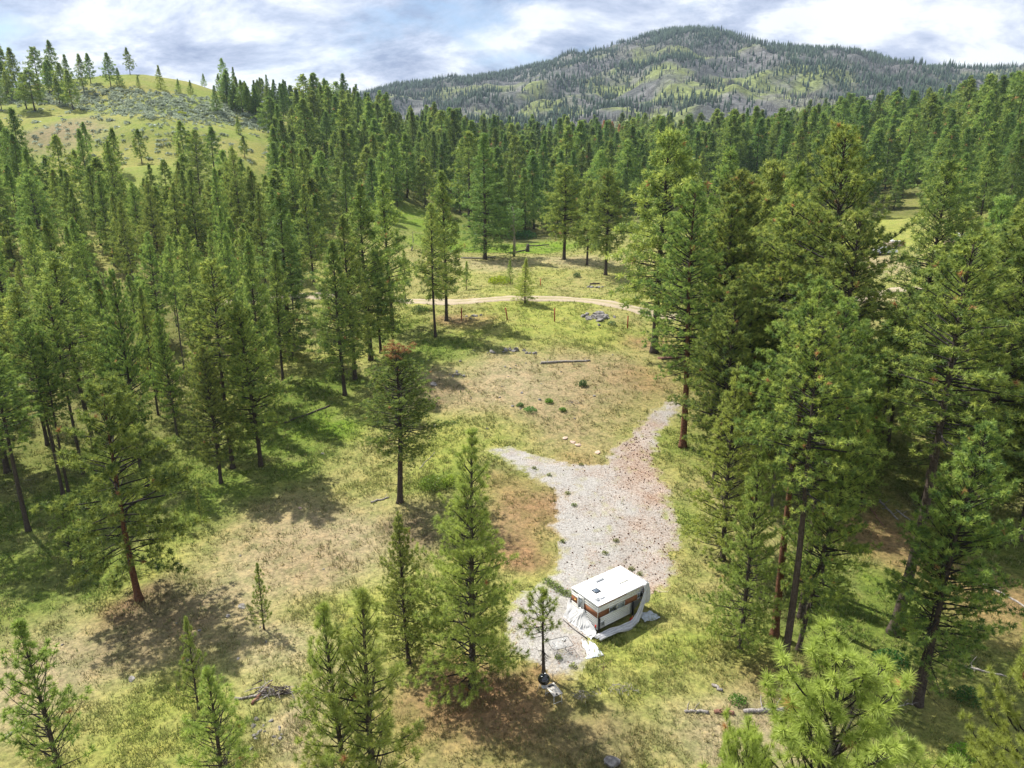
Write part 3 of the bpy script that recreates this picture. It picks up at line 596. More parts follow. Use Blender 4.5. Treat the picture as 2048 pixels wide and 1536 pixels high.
# single trees one can point to: photo pixel of the foot, row of the top, kind, label
TREES = [
 (945, 1374, 850, 'young', 'tall bright green cone-shaped pine left of the white camper', dict(var=0, wid=1.02)),
 (818, 1326, 1018, 'young', 'younger light green pine just behind and left of the tall cone-shaped pine', dict(var=1, wid=.92)),
 (1087, 1352, 1186, 'bare', 'small pine with a bare lower stem beside the black kettle grill', dict(var=0, wid=1.0, lod=0)),
 (528, 1258, 1126, 'sapling', 'little thin pine sapling alone on the tan slope right of the red-barked pine', dict(var=1, wid=.75)),
 (122, 1560, 1238, 'sapling', 'open young pine in the bottom left corner', dict(var=0, wid=.95)),
 (398, 1420, 1233, 'sapling', 'narrow young pine second from the left along the bottom edge, the farther of a pair', dict(var=1, wid=.7)),
 (446, 1585, 1328, 'sapling', 'bushy young pine at the bottom edge in front of the narrow one', dict(var=0, wid=1.1)),
 (690, 1585, 1200, 'sapling', 'slender young pine at the bottom edge right of the brush pile', dict(var=1, wid=.85)),
 (752, 1600, 1176, 'sapling', 'full young pine at the bottom edge just left of the tall cone-shaped pine', dict(var=0, wid=1.05)),
 (800, 1004, 690, 'tall', 'pine with a dead orange top standing in the middle of the meadow', dict(var=0, wid=1.5, deadtop=True, lod=1)),
 (278, 1200, 778, 'old', 'old broad pine with a red-brown trunk and long drooping limbs on the left slope', dict(var=0, bark='bark_red', lod=1, wid=.88)),
 (1365, 894, 366, 'tall', 'very tall straight pine on the right edge of the gravel track', dict(var=1, wid=1.05, lod=1, bark='bark_red')),
 (1308, 705, 262, 'broad', 'huge light green pine behind the tall pine on the track', dict(var=0, wid=1.0)),
 (871, 674, 405, 'tall', 'slim pine with a long bare stem, left of a pair at the meadow edge', dict(var=2, wid=.85)),
 (893, 641, 340, 'mid', 'thicker dark pine, right of a pair at the meadow edge', dict(var=0, wid=.95)),
 (1050, 606, 516, 'young', 'small round-crowned pine beside the dirt road', dict(var=0, wid=1.3)),
 (1021, 569, 519, 'sapling', 'thin sapling above the dirt road next to the bright shrub', dict(var=1, wid=.9)),
 (933, 580, 522, 'sapling', 'thin sapling above the dirt road right of the dark pair', dict(var=0, wid=.9)),
 (1211, 550, 338, 'broad', 'dark spreading pine at the far end of the meadow, right of three', dict(var=1, wid=1.05)),
 (1128, 519, 330, 'broad', 'round-topped pine at the far end of the meadow, left of three', dict(var=2, wid=1.1)),
 (1174, 531, 360, 'broad', 'pine with a dark short trunk between two others at the far meadow end', dict(var=0, wid=.8)),
 (970, 519, 264, 'fir', 'big dark dense pine in front of the forest edge beside the green swale', dict(var=0, wid=1.35)),
 (710, 758, 430, 'mid', 'leftmost tall pine of the clump at the left side of the meadow', dict(var=1, wid=1.0)),
 (742, 720, 365, 'mid', 'highest pine of the clump at the left side of the meadow', dict(var=2, wid=1.05)),
 (762, 706, 500, 'mid', 'shorter pine at the front of the clump left of the meadow', dict(var=0, wid=1.1)),
 (690, 790, 480, 'mid', 'front pine of the clump, its dark foot at the edge of the green shade', dict(var=1, wid=1.05)),
 (786, 660, 345, 'mid', 'rear right pine of the clump left of the meadow', dict(var=0, wid=.9)),
 (812, 612, 500, 'pole', 'thin pine at the dirt road with layered flat branches', dict(var=0, wid=.8)),
 (583, 718, 380, 'fir', 'big dark pine at the right edge of the left stand', dict(var=1, wid=1.25)),
 (566, 760, 500, 'mid', 'pine standing close in front of the big dark one at the left stand', dict(var=0, wid=.8)),
 (522, 932, 600, 'mid', 'light green pine at the front edge of the left stand with a mossy lower crown', dict(var=2, wid=1.0)),
 (466, 936, 520, 'pole', 'straight pine with a bare dark stem at the front edge of the left stand', dict(var=1, wid=1.1)),
 (442, 966, 690, 'mid', 'pine with a leaning dark stem, nearest at the front edge of the left stand', dict(var=0, wid=.95)),
 (190, 902, 505, 'pole', 'very tall bare-stemmed pine in the middle of the left stand', dict(var=1, wid=1.2)),
 (126, 988, 640, 'pole', 'thin bare-stemmed pine, left of two close together in the left stand', dict(var=0, wid=.95)),
 (137, 984, 660, 'pole', 'thin bare-stemmed pine, right of two close together in the left stand', dict(var=2, wid=.85)),
 (57, 1062, 695, 'pole', 'bare-stemmed pine at the left edge with its foot in the shade', dict(var=1, wid=1.3)),
 (95, 890, 570, 'pole', 'pine with a thick dark foot behind the two thin stems on the left', dict(var=2, wid=1.1)),
 (15, 945, 540, 'mid', 'pine cut by the left picture edge halfway up', dict(var=1, wid=1.0)),
 (375, 1060, 1000, 'sapling', 'tiny sapling at the shade edge right of the red-barked pine', dict(var=0, wid=.6)),
 (402, 1042, 975, 'sapling', 'tiny thin sapling right beside another at the shade edge', dict(var=1, wid=.5)),
 (145, 1130, 1000, 'sapling', 'bushy light sapling left of the red-barked trunk', dict(var=0, wid=1.2)),
 (165, 1128, 1020, 'sapling', 'slim sapling between the bushy one and the red-barked trunk', dict(var=1, wid=.8)),
 # right stand
 (1549, 1271, 560, 'stem', 'pine with a red stem and yellow lichen, left of the stems behind the close pine', dict(var=0, bark='bark_red', wid=.95)),
 (1566, 1338, 640, 'stem', 'light green pine with a dark lichen-hung stem in the front of the right stand', dict(var=2, wid=.95)),
 (1602, 1236, 600, 'stem', 'pine with a thick brown stem in the middle of the right front cluster', dict(var=1, wid=.9)),
 (1596, 1302, 820, 'mid', 'shorter leaning pine with lichen on its bent stem in the right cluster', dict(var=0, wid=.75, lean=(.02, .09))),
 (1640, 1180, 650, 'stem', 'pine rising just right of the thick brown stem', dict(var=0, wid=.9)),
 (1480, 1300, 880, 'young', 'dense blue-green young pine at the left front of the right stand', dict(var=2, wid=.85)),
 (1445, 1120, 720, 'young', 'blue-green young pine overhanging the right edge of the gravel', dict(var=1, wid=.95)),
 (1520, 900, 392, 'tall', 'tall pine right of the very tall one with a thick grey stem', dict(var=2, wid=1.15)),
 (1422, 850, 385, 'mid', 'pine between the track and the thick grey stem', dict(var=1, wid=1.05)),
 (1430, 960, 560, 'mid', 'medium pine leaning its crown over the grass strip at the track', dict(var=2, wid=1.05)),
 (1660, 1010, 420, 'tall', 'high pine behind the right front cluster', dict(var=1, wid=1.1)),
 (1612, 960, 250, 'tall', 'highest pine of the right stand with a broad bright crown', dict(var=0, wid=1.0)),
 (1533, 800, 325, 'mid', 'pine with twin-looking top left of the highest pine', dict(var=0, wid=1.0)),
 (1500, 780, 395, 'mid', 'dark pine behind the thick grey stem', dict(var=2, wid=1.0)),
 (1720, 1010, 780, 'young', 'low full pine below the gap in the right stand', dict(var=0, wid=.95)),
 (1787, 1266, 470, 'stem', 'tall open pine with one long bare leaning stem on the right', dict(var=2, wid=1.15)),
 (1836, 1410, 842, 'mid', 'curved pine with a lichen-covered lower stem near the right corner', dict(var=1, wid=.95, lean=(.0, .05))),
 (1829, 1388, 980, 'pole', 'thin short pine touching the curved stem near the right corner', dict(var=0, wid=.7)),
 (1761, 887, 610, 'pole', 'left of two dark stems in the gap of the right stand', dict(var=1, wid=1.1)),
 (1776, 884, 575, 'tall', 'right of two dark stems in the gap, a high dark crown above', dict(var=1, wid=.9)),
 (1748, 812, 650, 'pole', 'short dark stem farther back in the gap of the right stand', dict(var=2, wid=.8)),
 (1808, 800, 318, 'tall', 'dark-topped pine with a dense crown on the far right', dict(var=0, wid=1.0)),
 (1922, 874, 440, 'tall', 'light green pine right of the long bare leaning stem', dict(var=0, wid=1.15)),
 (1850, 1000, 560, 'tall', 'airy pine between the leaning stem and the right edge', dict(var=2, wid=1.1)),
 (1930, 960, 450, 'tall', 'pine with a bright top close to the right edge', dict(var=1, wid=1.05)),
 (2046, 885, 400, 'tall', 'pine cut by the right picture edge halfway up', dict(var=0, wid=1.0)),
 (2040, 1080, 610, 'mid', 'pine on the right edge above the fallen pale log', dict(var=2, wid=1.0)),
 # hill on the left
 (545, 277, 195, 'broad', 'large round dark pine at the foot of the sage slope', dict(var=1, wid=1.5)),
 (477, 268, 232, 'young', 'small pine standing alone on the grass below the sage band', dict(var=0, wid=1.2)),
 (70, 222, 140, 'broad', 'spreading pine on the grassy hill at the far left', dict(var=2, wid=1.3)),
 (40, 200, 95, 'mid', 'tall pine on the hilltop at the far left', dict(var=1, wid=1.0)),
 (260, 147, 95, 'mid', 'lone pine standing against the sky on the hill crest', dict(var=0, wid=1.1)),
 (182, 168, 106, 'mid', 'darker pine of the pair left of the lone crest pine', dict(var=2, wid=1.2)),
 (222, 173, 105, 'mid', 'wide pine on the crest just left of the lone one', dict(var=1, wid=1.2)),
 (240, 174, 135, 'young', 'shorter pine below the lone crest pine', dict(var=1, wid=1.2)),
 (278, 175, 150, 'young', 'small cone pine below and right of the lone crest pine', dict(var=0, wid=1.2)),
 (322, 178, 130, 'young', 'pine halfway along the crest between the lone pine and the tall leaning one', dict(var=2, wid=1.1)),
 (358, 186, 157, 'young', 'dark small pine on the crest slope, left of two together', dict(var=0, wid=1.3)),
 (382, 188, 160, 'young', 'dark small pine on the crest slope, right of two together', dict(var=1, wid=1.3)),
 (452, 195, 117, 'tall', 'tall thin pine against the sky right of the crest', dict(var=1, wid=.9)),
 (6, 263, 238, 'young', 'tiny lone pine at the left edge of the hill meadow', dict(var=0, wid=1.2)),
 (110, 160, 80, 'mid', 'tallest pine of the hilltop group at the left', dict(var=0, wid=1.1)),
 (15, 190, 85, 'mid', 'pine at the left picture edge on the hilltop', dict(var=2, wid=1.1)),
 (78, 172, 95, 'broad', 'dark spreading pine inside the hilltop group', dict(var=0, wid=1.1)),
 (138, 172, 108, 'young', 'pine at the right end of the hilltop group', dict(var=2, wid=1.2)),
 (408, 164, 147, 'young', 'tiny pine on the crest skyline', dict(var=1, wid=1.3)),
]
placed = []
for u, v, vt, kind, label, kw in TREES:
    p = ground(u, v); h = height_for(p, vt)
    if h < .8: print('low tree', u, v, h)
    plant(p, h, kind, label, **kw); placed.append((p[0], p[1]))
    if h > 34: print('tall', u, v, round(h, 1), np.round(p, 1))
def near_tree(u, v, t, kind, label, **kw):
    d = ray(u, v) * t; x, y = d[0], d[1]; z = float(gz(x, y)); plant((x, y, z), CAM_H + d[2] - z, kind, label, **kw); placed.append((x, y))
near_tree(1700, 1285, 14.5, 'near', 'close bright pine with long needle tufts at the bottom right', lod=0, var=0, hero=True, wid=1.15, bark='bark_grey')
near_tree(1492, 1478, 14.0, 'near', 'top of a close pine just showing at the bottom edge', lod=0, var=0, hero=True, wid=.55, bark='bark_grey')
near_tree(2225, 1110, 17.5, 'near', 'close bright pine cut by the right picture edge', lod=0, var=0, hero=True, wid=.72, bark='bark_grey')

# stands filled with pines that look alike
def fan(poly): return np.array([ground(u, v)[:2] for u, v in poly])
rg = np.random.default_rng(21)
def scatter(poly, gap, seed):
    r = np.random.default_rng(seed); lo, hi = poly.min(0), poly.max(0); cell = gap / 1.4142
    nx, ny = ((hi - lo) / cell).astype(int) + 2; occ = {}; out_ = []
    m = int((hi - lo).prod() / (gap * gap) * 5); pts = lo + r.random((m, 2)) * (hi - lo); pts = pts[inside(pts[:, 0], pts[:, 1], poly)]
    for q in pts:
        i, j = int((q[0] - lo[0]) / cell), int((q[1] - lo[1]) / cell); ok = True
        for a in range(i - 2, i + 3):
            for b_ in range(j - 2, j + 3):
                o = occ.get((a, b_))
                if o is not None and (o[0] - q[0]) ** 2 + (o[1] - q[1]) ** 2 < gap * gap: ok = False
        if ok: occ[(i, j)] = q; out_.append(q)
    return out_
ZL1 = fan([(-150, 1120), (40, 1050), (130, 975), (300, 940), (430, 925), (505, 890), (560, 735), (590, 660), (600, 612), (420, 628), (260, 640), (-150, 660)])
ZL2 = fan([(-150, 585), (150, 580), (330, 575), (560, 580), (640, 570), (660, 520), (630, 480), (560, 440), (470, 405), (300, 392), (100, 375), (-150, 370)])
ZR = fan([(1420, 790), (1500, 1000), (1620, 1060), (1700, 1000), (1735, 800), (1800, 905), (1900, 1050), (2000, 1090), (2200, 1050), (2200, 640), (2000, 640), (1860, 690), (1740, 720), (1600, 690), (1420, 690)])
fy = lambda u, v: ground(u, v)
b0 = [ground(u, v)[:2] for u, v in [(560, 470), (640, 480), (700, 455), (800, 415), (900, 425), (960, 470), (1010, 478), (1080, 470), (1180, 448), (1290, 430), (1380, 395), (1480, 392), (1560, 410), (1650, 425), (1700, 430), (1750, 420), (1820, 418), (1900, 440), (1990, 455), (2150, 470)]]
ZC = np.array(b0 + [(.85 * 560, 560), (-.22 * 560, 560), (-.27 * 330, 330), (-.33 * 240, 240)])
ZONES = [
 (ZL1, 3.9, [('mid', .25), ('pole', .55), ('tall', .2)], (13, 19), 'green pine among the crowded stems of the left stand', 'pines inside the left stand'),
 (ZL2, 4.2, [('mid', .55), ('tall', .25), ('fir', .2)], (13, 19), 'pine in the wood between the left stand and the grassy hill', 'pines below the grassy hill'),
 (ZR, 4.1, [('tall', .55), ('mid', .3), ('broad', .15)], (17, 25), 'pine deep inside the right stand, mostly behind nearer crowns', 'pines inside the right stand'),
 (ZC, 5.7, [('fir', .55), ('mid', .3), ('tall', .15)], (17, 25), 'dark green conifer in the forest band across the valley', 'conifers of the valley forest')]
cand = []
for zi, (poly, gap, kinds, hr, lab, grp) in enumerate(ZONES):
    for q in scatter(poly, gap, 40 + zi):
        if min((q[0] - a) ** 2 + (q[1] - b_) ** 2 for a, b_ in placed) < (gap * .62) ** 2: continue
        if np.min(np.hypot(RS[:, 0] - q[0], RS[:, 1] - q[1])) < 3.2: continue
        x, y = q; z = float(gz(x, y))
        if zi in (1, 3) and fbm(np.array(x / 18), np.array(y / 18), 91, 2) < (.36 if zi == 1 else .27): continue
        r = rg.random(); kd = kinds[-1][0]; acc = 0
        for k_, w_ in kinds:
            acc += w_
            if r < acc: kd = k_; break
        h = rg.uniform(*hr) * (rg.choice([.45, .7, .85, 1, 1, 1.12]) if zi != 3 else rg.choice([.6, .8, .95, 1, 1.2]))
        if zi == 3: h *= .72 + .28 * float(sstep(-.2, -.02, np.array(x / y)))
        u, v, dep = project(np.array(x), np.array(y), np.array(z)); ut, vt, _ = project(np.array(x), np.array(y), np.array(z + h))
        if u < -220 or u > 2270: continue
        if vt > 1600: continue
        if zi == 2 and 1665 < ut < 1870 and vt < 600:
            h = height_for((x, y, z), 610)
            if h < 5: continue
        cand.append((float(h / dep), x, y, z, h, kd, zi))
# hill skyline band right of the crest
for k in range(110):
    u = rg.uniform(430, 790); v = rg.uniform(192, 232) + (u - 455) * .06
    p = ground(u, v); h = rg.uniform(8, 13)
    cand.append((float(h / p[1]) * .5, p[0], p[1], p[2], h, rg.choice(['fir', 'mid', 'fir']), 4))
for k in range(9):
    p = ground(rg.uniform(120, 560), rg.uniform(300, 350)); cand.append((float(10 / p[1]) * .5, p[0], p[1], p[2], rg.uniform(6, 13), 'mid', 6))
for k in range(18):
    p = ground(rg.uniform(-60, 170), rg.uniform(178, 222)); cand.append((float(10 / p[1]) * .5, p[0], p[1], p[2], rg.uniform(9, 15), 'mid', 5))
EXTRA = {4: ('dark conifer on the shoulder of the hill right of the crest', 'conifers on the hill shoulder'), 6: ('scattered pine on the lower grass of the left hill', 'pines on the lower hill'), 5: ('pine in the small group on the hilltop at the left', 'pines of the hilltop group')}
cand.sort(key=lambda q: -q[0])
ind = cand[:300 - len(TREES)]; rest = cand[300 - len(TREES):]
print('trees', len(TREES), 'fill', len(ind), 'stuff', len(rest))
MARK = {}
for (u, v, vt, kind, label, kw), q in zip(TREES, list(placed)): MARK[(u, v)] = (q, u)
SHORT = {(278, 1200): 'the old red-trunked pine', (522, 932): 'the mossy pine at the left stand edge', (466, 936): 'the straight bare-stemmed pine of the left stand', (190, 902): 'the very tall bare-stemmed pine on the left', (57, 1062): 'the bare-stemmed pine at the left edge',
 (95, 890): 'the thick-footed pine on the left', (583, 718): 'the big dark pine of the left stand', (742, 720): 'the clump left of the meadow', (970, 519): 'the big dark pine by the swale', (1128, 519): 'the three far meadow pines', (1308, 705): 'the huge light green pine', (1365, 894): 'the very tall track pine',
 (1520, 900): 'the thick grey stem', (1612, 960): 'the highest pine on the right', (1787, 1266): 'the long leaning stem', (1761, 887): 'the two stems in the gap', (1922, 874): 'the light pine near the right edge', (2046, 885): 'the pine on the right edge', (545, 277): 'the round pine below the sage', (871, 674): 'the slim meadow pair', (1533, 800): 'the twin-topped pine'}
def where(x, y):
    best = min(SHORT, key=lambda k: (MARK[k][0][0] - x) ** 2 + (MARK[k][0][1] - y) ** 2); q = MARK[best][0]
    a0 = math.atan2(q[0], q[1]); a1 = math.atan2(x, y); d_ = (a1 - a0) * math.hypot(x, y); r_ = math.hypot(x, y) - math.hypot(*q)
    rel = ('right of ' if d_ > 0 else 'left of ') if abs(d_) > abs(r_) else ('behind ' if r_ > 0 else 'in front of ')
    return rel + SHORT[best], 'conifers around ' + SHORT[best]
for _, x, y, z, h, kd, zi in ind:
    lab, grp = EXTRA[zi] if zi in EXTRA else ZONES[zi][4:6]
    if zi not in EXTRA:
        adj = {'fir': 'dense dark', 'pole': 'thin bare-stemmed', 'tall': 'high-crowned', 'broad': 'spreading', 'mid': 'full green'}[kd]
        lab = ('short ' if h < (ZONES[zi][3][0]) else 'tall ' if h > ZONES[zi][3][1] * .93 else '') + adj + (' conifer ' if zi == 3 else ' pine ') + where(x, y)[0]; grp = where(x, y)[1]
    plant((x, y, z - .05), h, kd, lab, group=grp, wid=RT.uniform(.85, 1.35) * (.66 if zi == 0 else .85 if zi == 1 else 1), bark=RT.choice(['bark', 'bark', 'bark_grey']))
# the rest of the forest: one object of instanced trees
def forest_stuff(name, items, label, mats_label='forest'):
    protos = []
    for kd in ('fir', 'mid', 'tall'):
        for var in range(3):
            tr, lb, cr, H0 = proto(kd, 3, var)
            b_ = MB(); nv = len(cr.vertices); V = np.zeros(nv * 3, np.float32); cr.vertices.foreach_get('co', V); c_ = np.zeros(nv * 4, np.float32); cr.attributes['col'].data.foreach_get('color', c_)
            nt_ = len(tr.vertices); V2 = np.zeros(nt_ * 3, np.float32); tr.vertices.foreach_get('co', V2)
            qs = [list(p_.vertices) for p_ in tr.polygons]; q4 = np.array([q for q in qs if len(q) == 4]) + nv
            me = mesh('forest_tree', np.concatenate([V.reshape(-1, 3), V2.reshape(-1, 3)]), Q=q4, T=np.arange(nv).reshape(-1, 3), mats=(M['needle'], M['bark']),
                      mi=np.r_[np.ones(len(q4)), np.zeros(nv // 3)], col=np.concatenate([c_.reshape(-1, 4)[:, :3], np.ones((nt_, 3))]))
            protos.append((kd, bpy.data.objects.new('forest_tree', me), H0))
    pts = np.array([q[1:4] for q in items], np.float32); me = bpy.data.meshes.new(name); me.vertices.add(len(pts)); me.vertices.foreach_set('co', pts.ravel())
    ki = np.zeros(len(items), np.int32); sc = np.zeros((len(items), 3), np.float32); ro = np.zeros((len(items), 3), np.float32)
    kn = ['fir', 'mid', 'tall']
    for i, q in enumerate(items):
        kd = q[5] if q[5] in kn else 'mid'; ki[i] = kn.index(kd) * 3 + RT.randrange(3); s_ = q[4] / protos[ki[i]][2]; w_ = s_ * RT.uniform(.95, 1.5); sc[i] = (w_, w_, s_); ro[i] = (0, 0, RT.uniform(0, 6.28))
    for nm, ty_, ar in (('ki', 'INT', ki), ('sc', 'FLOAT_VECTOR', sc), ('ro', 'FLOAT_VECTOR', ro)):
        a = me.attributes.new(nm, ty_, 'POINT'); a.data.foreach_set('value' if ty_ == 'INT' else 'vector', ar.ravel())
    ob = link(name, me); ng = bpy.data.node_groups.new(name, 'GeometryNodeTree')
    ng.interface.new_socket('Geometry', in_out='INPUT', socket_type='NodeSocketGeometry'); ng.interface.new_socket('Geometry', in_out='OUTPUT', socket_type='NodeSocketGeometry')
    gi = ng.nodes.new('NodeGroupInput'); go = ng.nodes.new('NodeGroupOutput'); ip = ng.nodes.new('GeometryNodeInstanceOnPoints'); jn = ng.nodes.new('GeometryNodeJoinGeometry')
    for kd, o_, _ in reversed(protos):
        oi = ng.nodes.new('GeometryNodeObjectInfo'); oi.inputs['Object'].default_value = o_; oi.inputs['As Instance'].default_value = True; ng.links.new(oi.outputs['Geometry'], jn.inputs[0])
    def na_(n_, t_):
        x = ng.nodes.new('GeometryNodeInputNamedAttribute'); x.data_type = t_; x.inputs[0].default_value = n_; return x.outputs[0]
    ip.inputs['Pick Instance'].default_value = True
    ng.links.new(gi.outputs[0], ip.inputs['Points']); ng.links.new(jn.outputs[0], ip.inputs['Instance']); ng.links.new(na_('ki', 'INT'), ip.inputs['Instance Index'])
    ng.links.new(na_('ro', 'FLOAT_VECTOR'), ip.inputs['Rotation']); ng.links.new(na_('sc', 'FLOAT_VECTOR'), ip.inputs['Scale']); ng.links.new(ip.outputs[0], go.inputs[0])
    md = ob.modifiers.new('trees', 'NODES'); md.node_group = ng
    return tag(ob, label, mats_label, kind='stuff')
forest_stuff('forest', rest, 'dense dark conifer forest filling the valley and the hillsides behind the meadow')
print('proto tris', NTRI[0], len(PROTO))

# ------------------------------------------------------------------ ground cover
def leaves(rg, n, rx, ry, h, size, dome=True):
    """cloud of small leaf quads inside a dome"""
    th = rg.uniform(0, 6.283, n); rr = np.sqrt(rg.random(n)); zz = rg.random(n) ** .7
    c = np.stack([np.cos(th) * rr * rx, np.sin(th) * rr * ry, h * (zz * np.sqrt(np.clip(1 - rr ** 2 * .8, 0, 1)) if dome else zz)], -1)
    a = rg.normal(size=(n, 3)); a /= np.linalg.norm(a, axis=1)[:, None]; b_ = np.cross(a, rg.normal(size=(n, 3))); b_ /= np.linalg.norm(b_, axis=1)[:, None]
    s = (size * rg.uniform(.6, 1.4, n))[:, None]
    V = np.stack([c - a * s, c + b_ * s * .5, c + a * s, c - b_ * s * .5], 1).reshape(-1, 3)
    return V, np.arange(len(V)).reshape(-1, 4)
rg = np.random.default_rng(77)
n = 235000
r = 24 * np.exp(rg.random(n) * math.log(190 / 24)); ang = rg.uniform(-.72, .72, n); gx_, gy_ = r * np.sin(ang), r * np.cos(ang)
okk = ~in_pad(gx_, gy_, .9) | (rg.random(n) < .012)
dr = np.full(n, 9.)
for k in range(0, 260, 2): dr = np.minimum(dr, np.hypot(gx_ - RS[k, 0], gy_ - RS[k, 1]))
cc = cover_col(gx_, gy_); greenish = np.clip((cc[:, 1] - cc[:, 0]) * 9 + .62, .28, 1) * (.15 + 1.5 * sstep(.35, .68, fbm(gx_ / 1.3, gy_ / 1.3, 23, 3)))
ca, sa = math.cos(math.radians(35.9)), math.sin(math.radians(35.9))
lx = (gx_ - 5.32) * ca + (gy_ - 36.83) * sa; ly = -(gx_ - 5.32) * sa + (gy_ - 36.83) * ca
okk &= (dr > 1.5) & (rg.random(n) < greenish) & ~((lx > -.3) & (lx < 4.3) & (ly > -.25) & (ly < 2.5))
gx_, gy_, r, cc = gx_[okk], gy_[okk], r[okk], cc[okk]; n = len(gx_); gz_ = gz(gx_, gy_)
nbld = 5
big = .55 + .9 * fbm(gx_ / 6, gy_ / 6, 29, 2)
sz = np.clip(r / 45, .75, 2.0)
hh = (rg.uniform(.08, .26, n) * big)[:, None] * rg.uniform(.7, 1.2, (n, nbld)) * (.8 + .2 * sz[:, None])
az = rg.uniform(0, 6.283, (n, nbld)); off = (rg.random((n, nbld)) * .16) * sz[:, None]
bx_ = gx_[:, None] + np.cos(az) * off; by_ = gy_[:, None] + np.sin(az) * off; bz_ = gz_[:, None] - .02
ln = hh * rg.uniform(.25, .9, (n, nbld)); wd = .027 * sz[:, None] * rg.uniform(.7, 1.4, (n, nbld))
px_, py_ = -np.sin(az) * wd, np.cos(az) * wd
V = np.stack([np.stack([bx_ - px_, by_ - py_, bz_ + 0 * hh], -1), np.stack([bx_ + px_, by_ + py_, bz_ + 0 * hh], -1), np.stack([bx_ + np.cos(az) * ln, by_ + np.sin(az) * ln, bz_ + hh], -1)], 2)
x = rg.random((n, 1)); straw = np.array((.46, .39, .18)); col = cc * rg.uniform(.75, 1.35, (n, 1))
col = np.where(x < .22, col * .5 + straw * .5, np.where(x > .8, col * .55 + np.array((.16, .25, .045)) * .45, col))
col = np.repeat(col, nbld * 3, 0)
tag(link('grass', mesh('grass', V.reshape(-1, 3), T=np.arange(n * nbld * 3).reshape(-1, 3), mats=(M['grass'],), col=col)), 'dry and green bunch grass growing all over the meadow', 'grass', kind='stuff')
print('grass tris', n * nbld)

# sagebrush on the hillside
SG = fan([(-60, 190), (90, 178), (160, 165), (230, 180), (330, 192), (420, 200), (480, 215), (525, 245), (470, 240), (380, 240), (280, 232), (190, 215), (100, 195), (0, 205)])
SG = np.array(SG)
pts = []
rgs = np.random.default_rng(5)
for k in range(2600):
    t = rgs.random(); u = -40 + t * 580
    lo = np.interp(u, [-40, 90, 160, 330, 420, 525], [196, 180, 168, 186, 198, 226]); hi = np.interp(u, [-40, 90, 200, 330, 440, 540], [206, 206, 228, 238, 248, 262])
    v = lo + (hi - lo) * rgs.random() + rgs.normal(0, 3)
    pts.append((u, v))
mb = MB(); V0, Q0 = leaves(rgs, 20, .8, .8, .75, .36)
pts = pts[:1900] + [(rgs.uniform(-40, 560), rgs.uniform(190, 330)) for k in range(420)]
P_ = np.array([ground(u, v) for u, v in pts])
for p in P_:
    s = rgs.uniform(.55, 1.35); a = rgs.uniform(0, 6.28); R2 = np.array([[math.cos(a), -math.sin(a), 0], [math.sin(a), math.cos(a), 0], [0, 0, 1]])
    mb.add(V0 @ R2.T * s + p, Q0, col=np.array((.33, .37, .27)) * rgs.uniform(.6, 1.3))
tag(mb.obj('sagebrush', M['grass'], color=True), 'grey-green sagebrush covering the upper slope of the grassy hill', 'sagebrush', kind='stuff')

# shrubs
SHRUB = {}
def shrub(u, v, w, h, col, label, n=420, leaf=.09, kind_name='shrub', grp=None, seed=0):
    p = ground(u, v); rg = np.random.default_rng(int(u * 3 + v)); e = empty(kind_name, p, 0, label, 'shrub', grp)
    V, Q = leaves(rg, n, w * .5, w * .42, h, leaf); c = np.repeat(np.array(col) * rg.uniform(.65, 1.35, (n, 1)), 4, 0)
    link('foliage', mesh('foliage', V, Q, mats=(M['leaf'],), col=c), e)
    st_ = MB()
    for k in range(7):
        a = rg.uniform(0, 6.28); q = rg.uniform(.2, .42) * w
        st_.tube([(0, 0, -.05), (math.cos(a) * q * .4, math.sin(a) * q * .4, h * .45), (math.cos(a) * q, math.sin(a) * q, h * .8)], [.02, .014, .006], 4, caps=False)
    st_.obj('stems', M['bark_grey'], e); return e
G1, G2, G3 = (.20, .30, .05), (.26, .36, .04), (.14, .20, .07)
shrub(868, 975, 2.6, 1.1, G1, 'wide green shrub left of the tall cone-shaped pine in the meadow', 900)
shrub(905, 968, 1.8, .9, G2, 'bright green shrub beside the wide one behind the tall cone-shaped pine', 600)
shrub(1166, 772, 1.0, .75, G3, 'dull green bush standing alone in the dry part of the meadow', 320)
shrub(1000, 566, 4.4, 1.3, (.36, .44, .03), 'bright yellow-green shrub above the dirt road', 900, .14)
shrub(1154, 554, 1.4, .9, G3, 'dull bush near the trunks at the far end of the meadow', 260, .11)
shrub(1224, 650, 1.2, .6, G3, 'small bush right of the rock outcrop', 240)
shrub(1060, 822, 1.5, .5, (.18, .30, .08), 'low leafy clump left of the scattered sticks in the meadow', 260)
shrub(1098, 805, .9, .5, (.16, .30, .05), 'small green plant among the scattered sticks in the meadow', 200)
shrub(1125, 822, .8, .45, (.20, .32, .08), 'small leafy plant right of the scattered sticks', 200)
shrub(1040, 812, .8, .4, (.18, .28, .09), 'little pale leafy plant at the left end of the low clump', 180)
shrub(840, 625, 2.8, 1.2, (.10, .16, .04), 'dark bush at the foot of the thin layered pine by the road', 500, .11)
shrub(1925, 1520, 1.5, .9, (.16, .32, .03), 'bright green shrub in the bottom right corner', 800, .06)
shrub(1475, 1405, 1.0, .5, (.12, .22, .03), 'small green shrub above the broken log', 420, .05)
shrub(1780, 1330, 2.2, .9, (.06, .15, .03), 'dark leafy bush in the deep shade below the curved pine', 900, .07)
shrub(1935, 1400, 1.6, .8, (.07, .15, .035), 'dark leafy bush right of the curved pine', 600, .07)
shrub(1050, 478, 7, 2.6, (.07, .15, .04), 'dark rounded thicket behind the grey fallen logs', 900, .22)
shrub(1385, 400, 8, 3.0, (.10, .19, .04), 'dark green thicket in the opening at the forest edge', 900, .25)
shrub(650, 694, 1.7, .7, (.12, .22, .03), 'low round bush on the shaded grass left of the clump', 360)
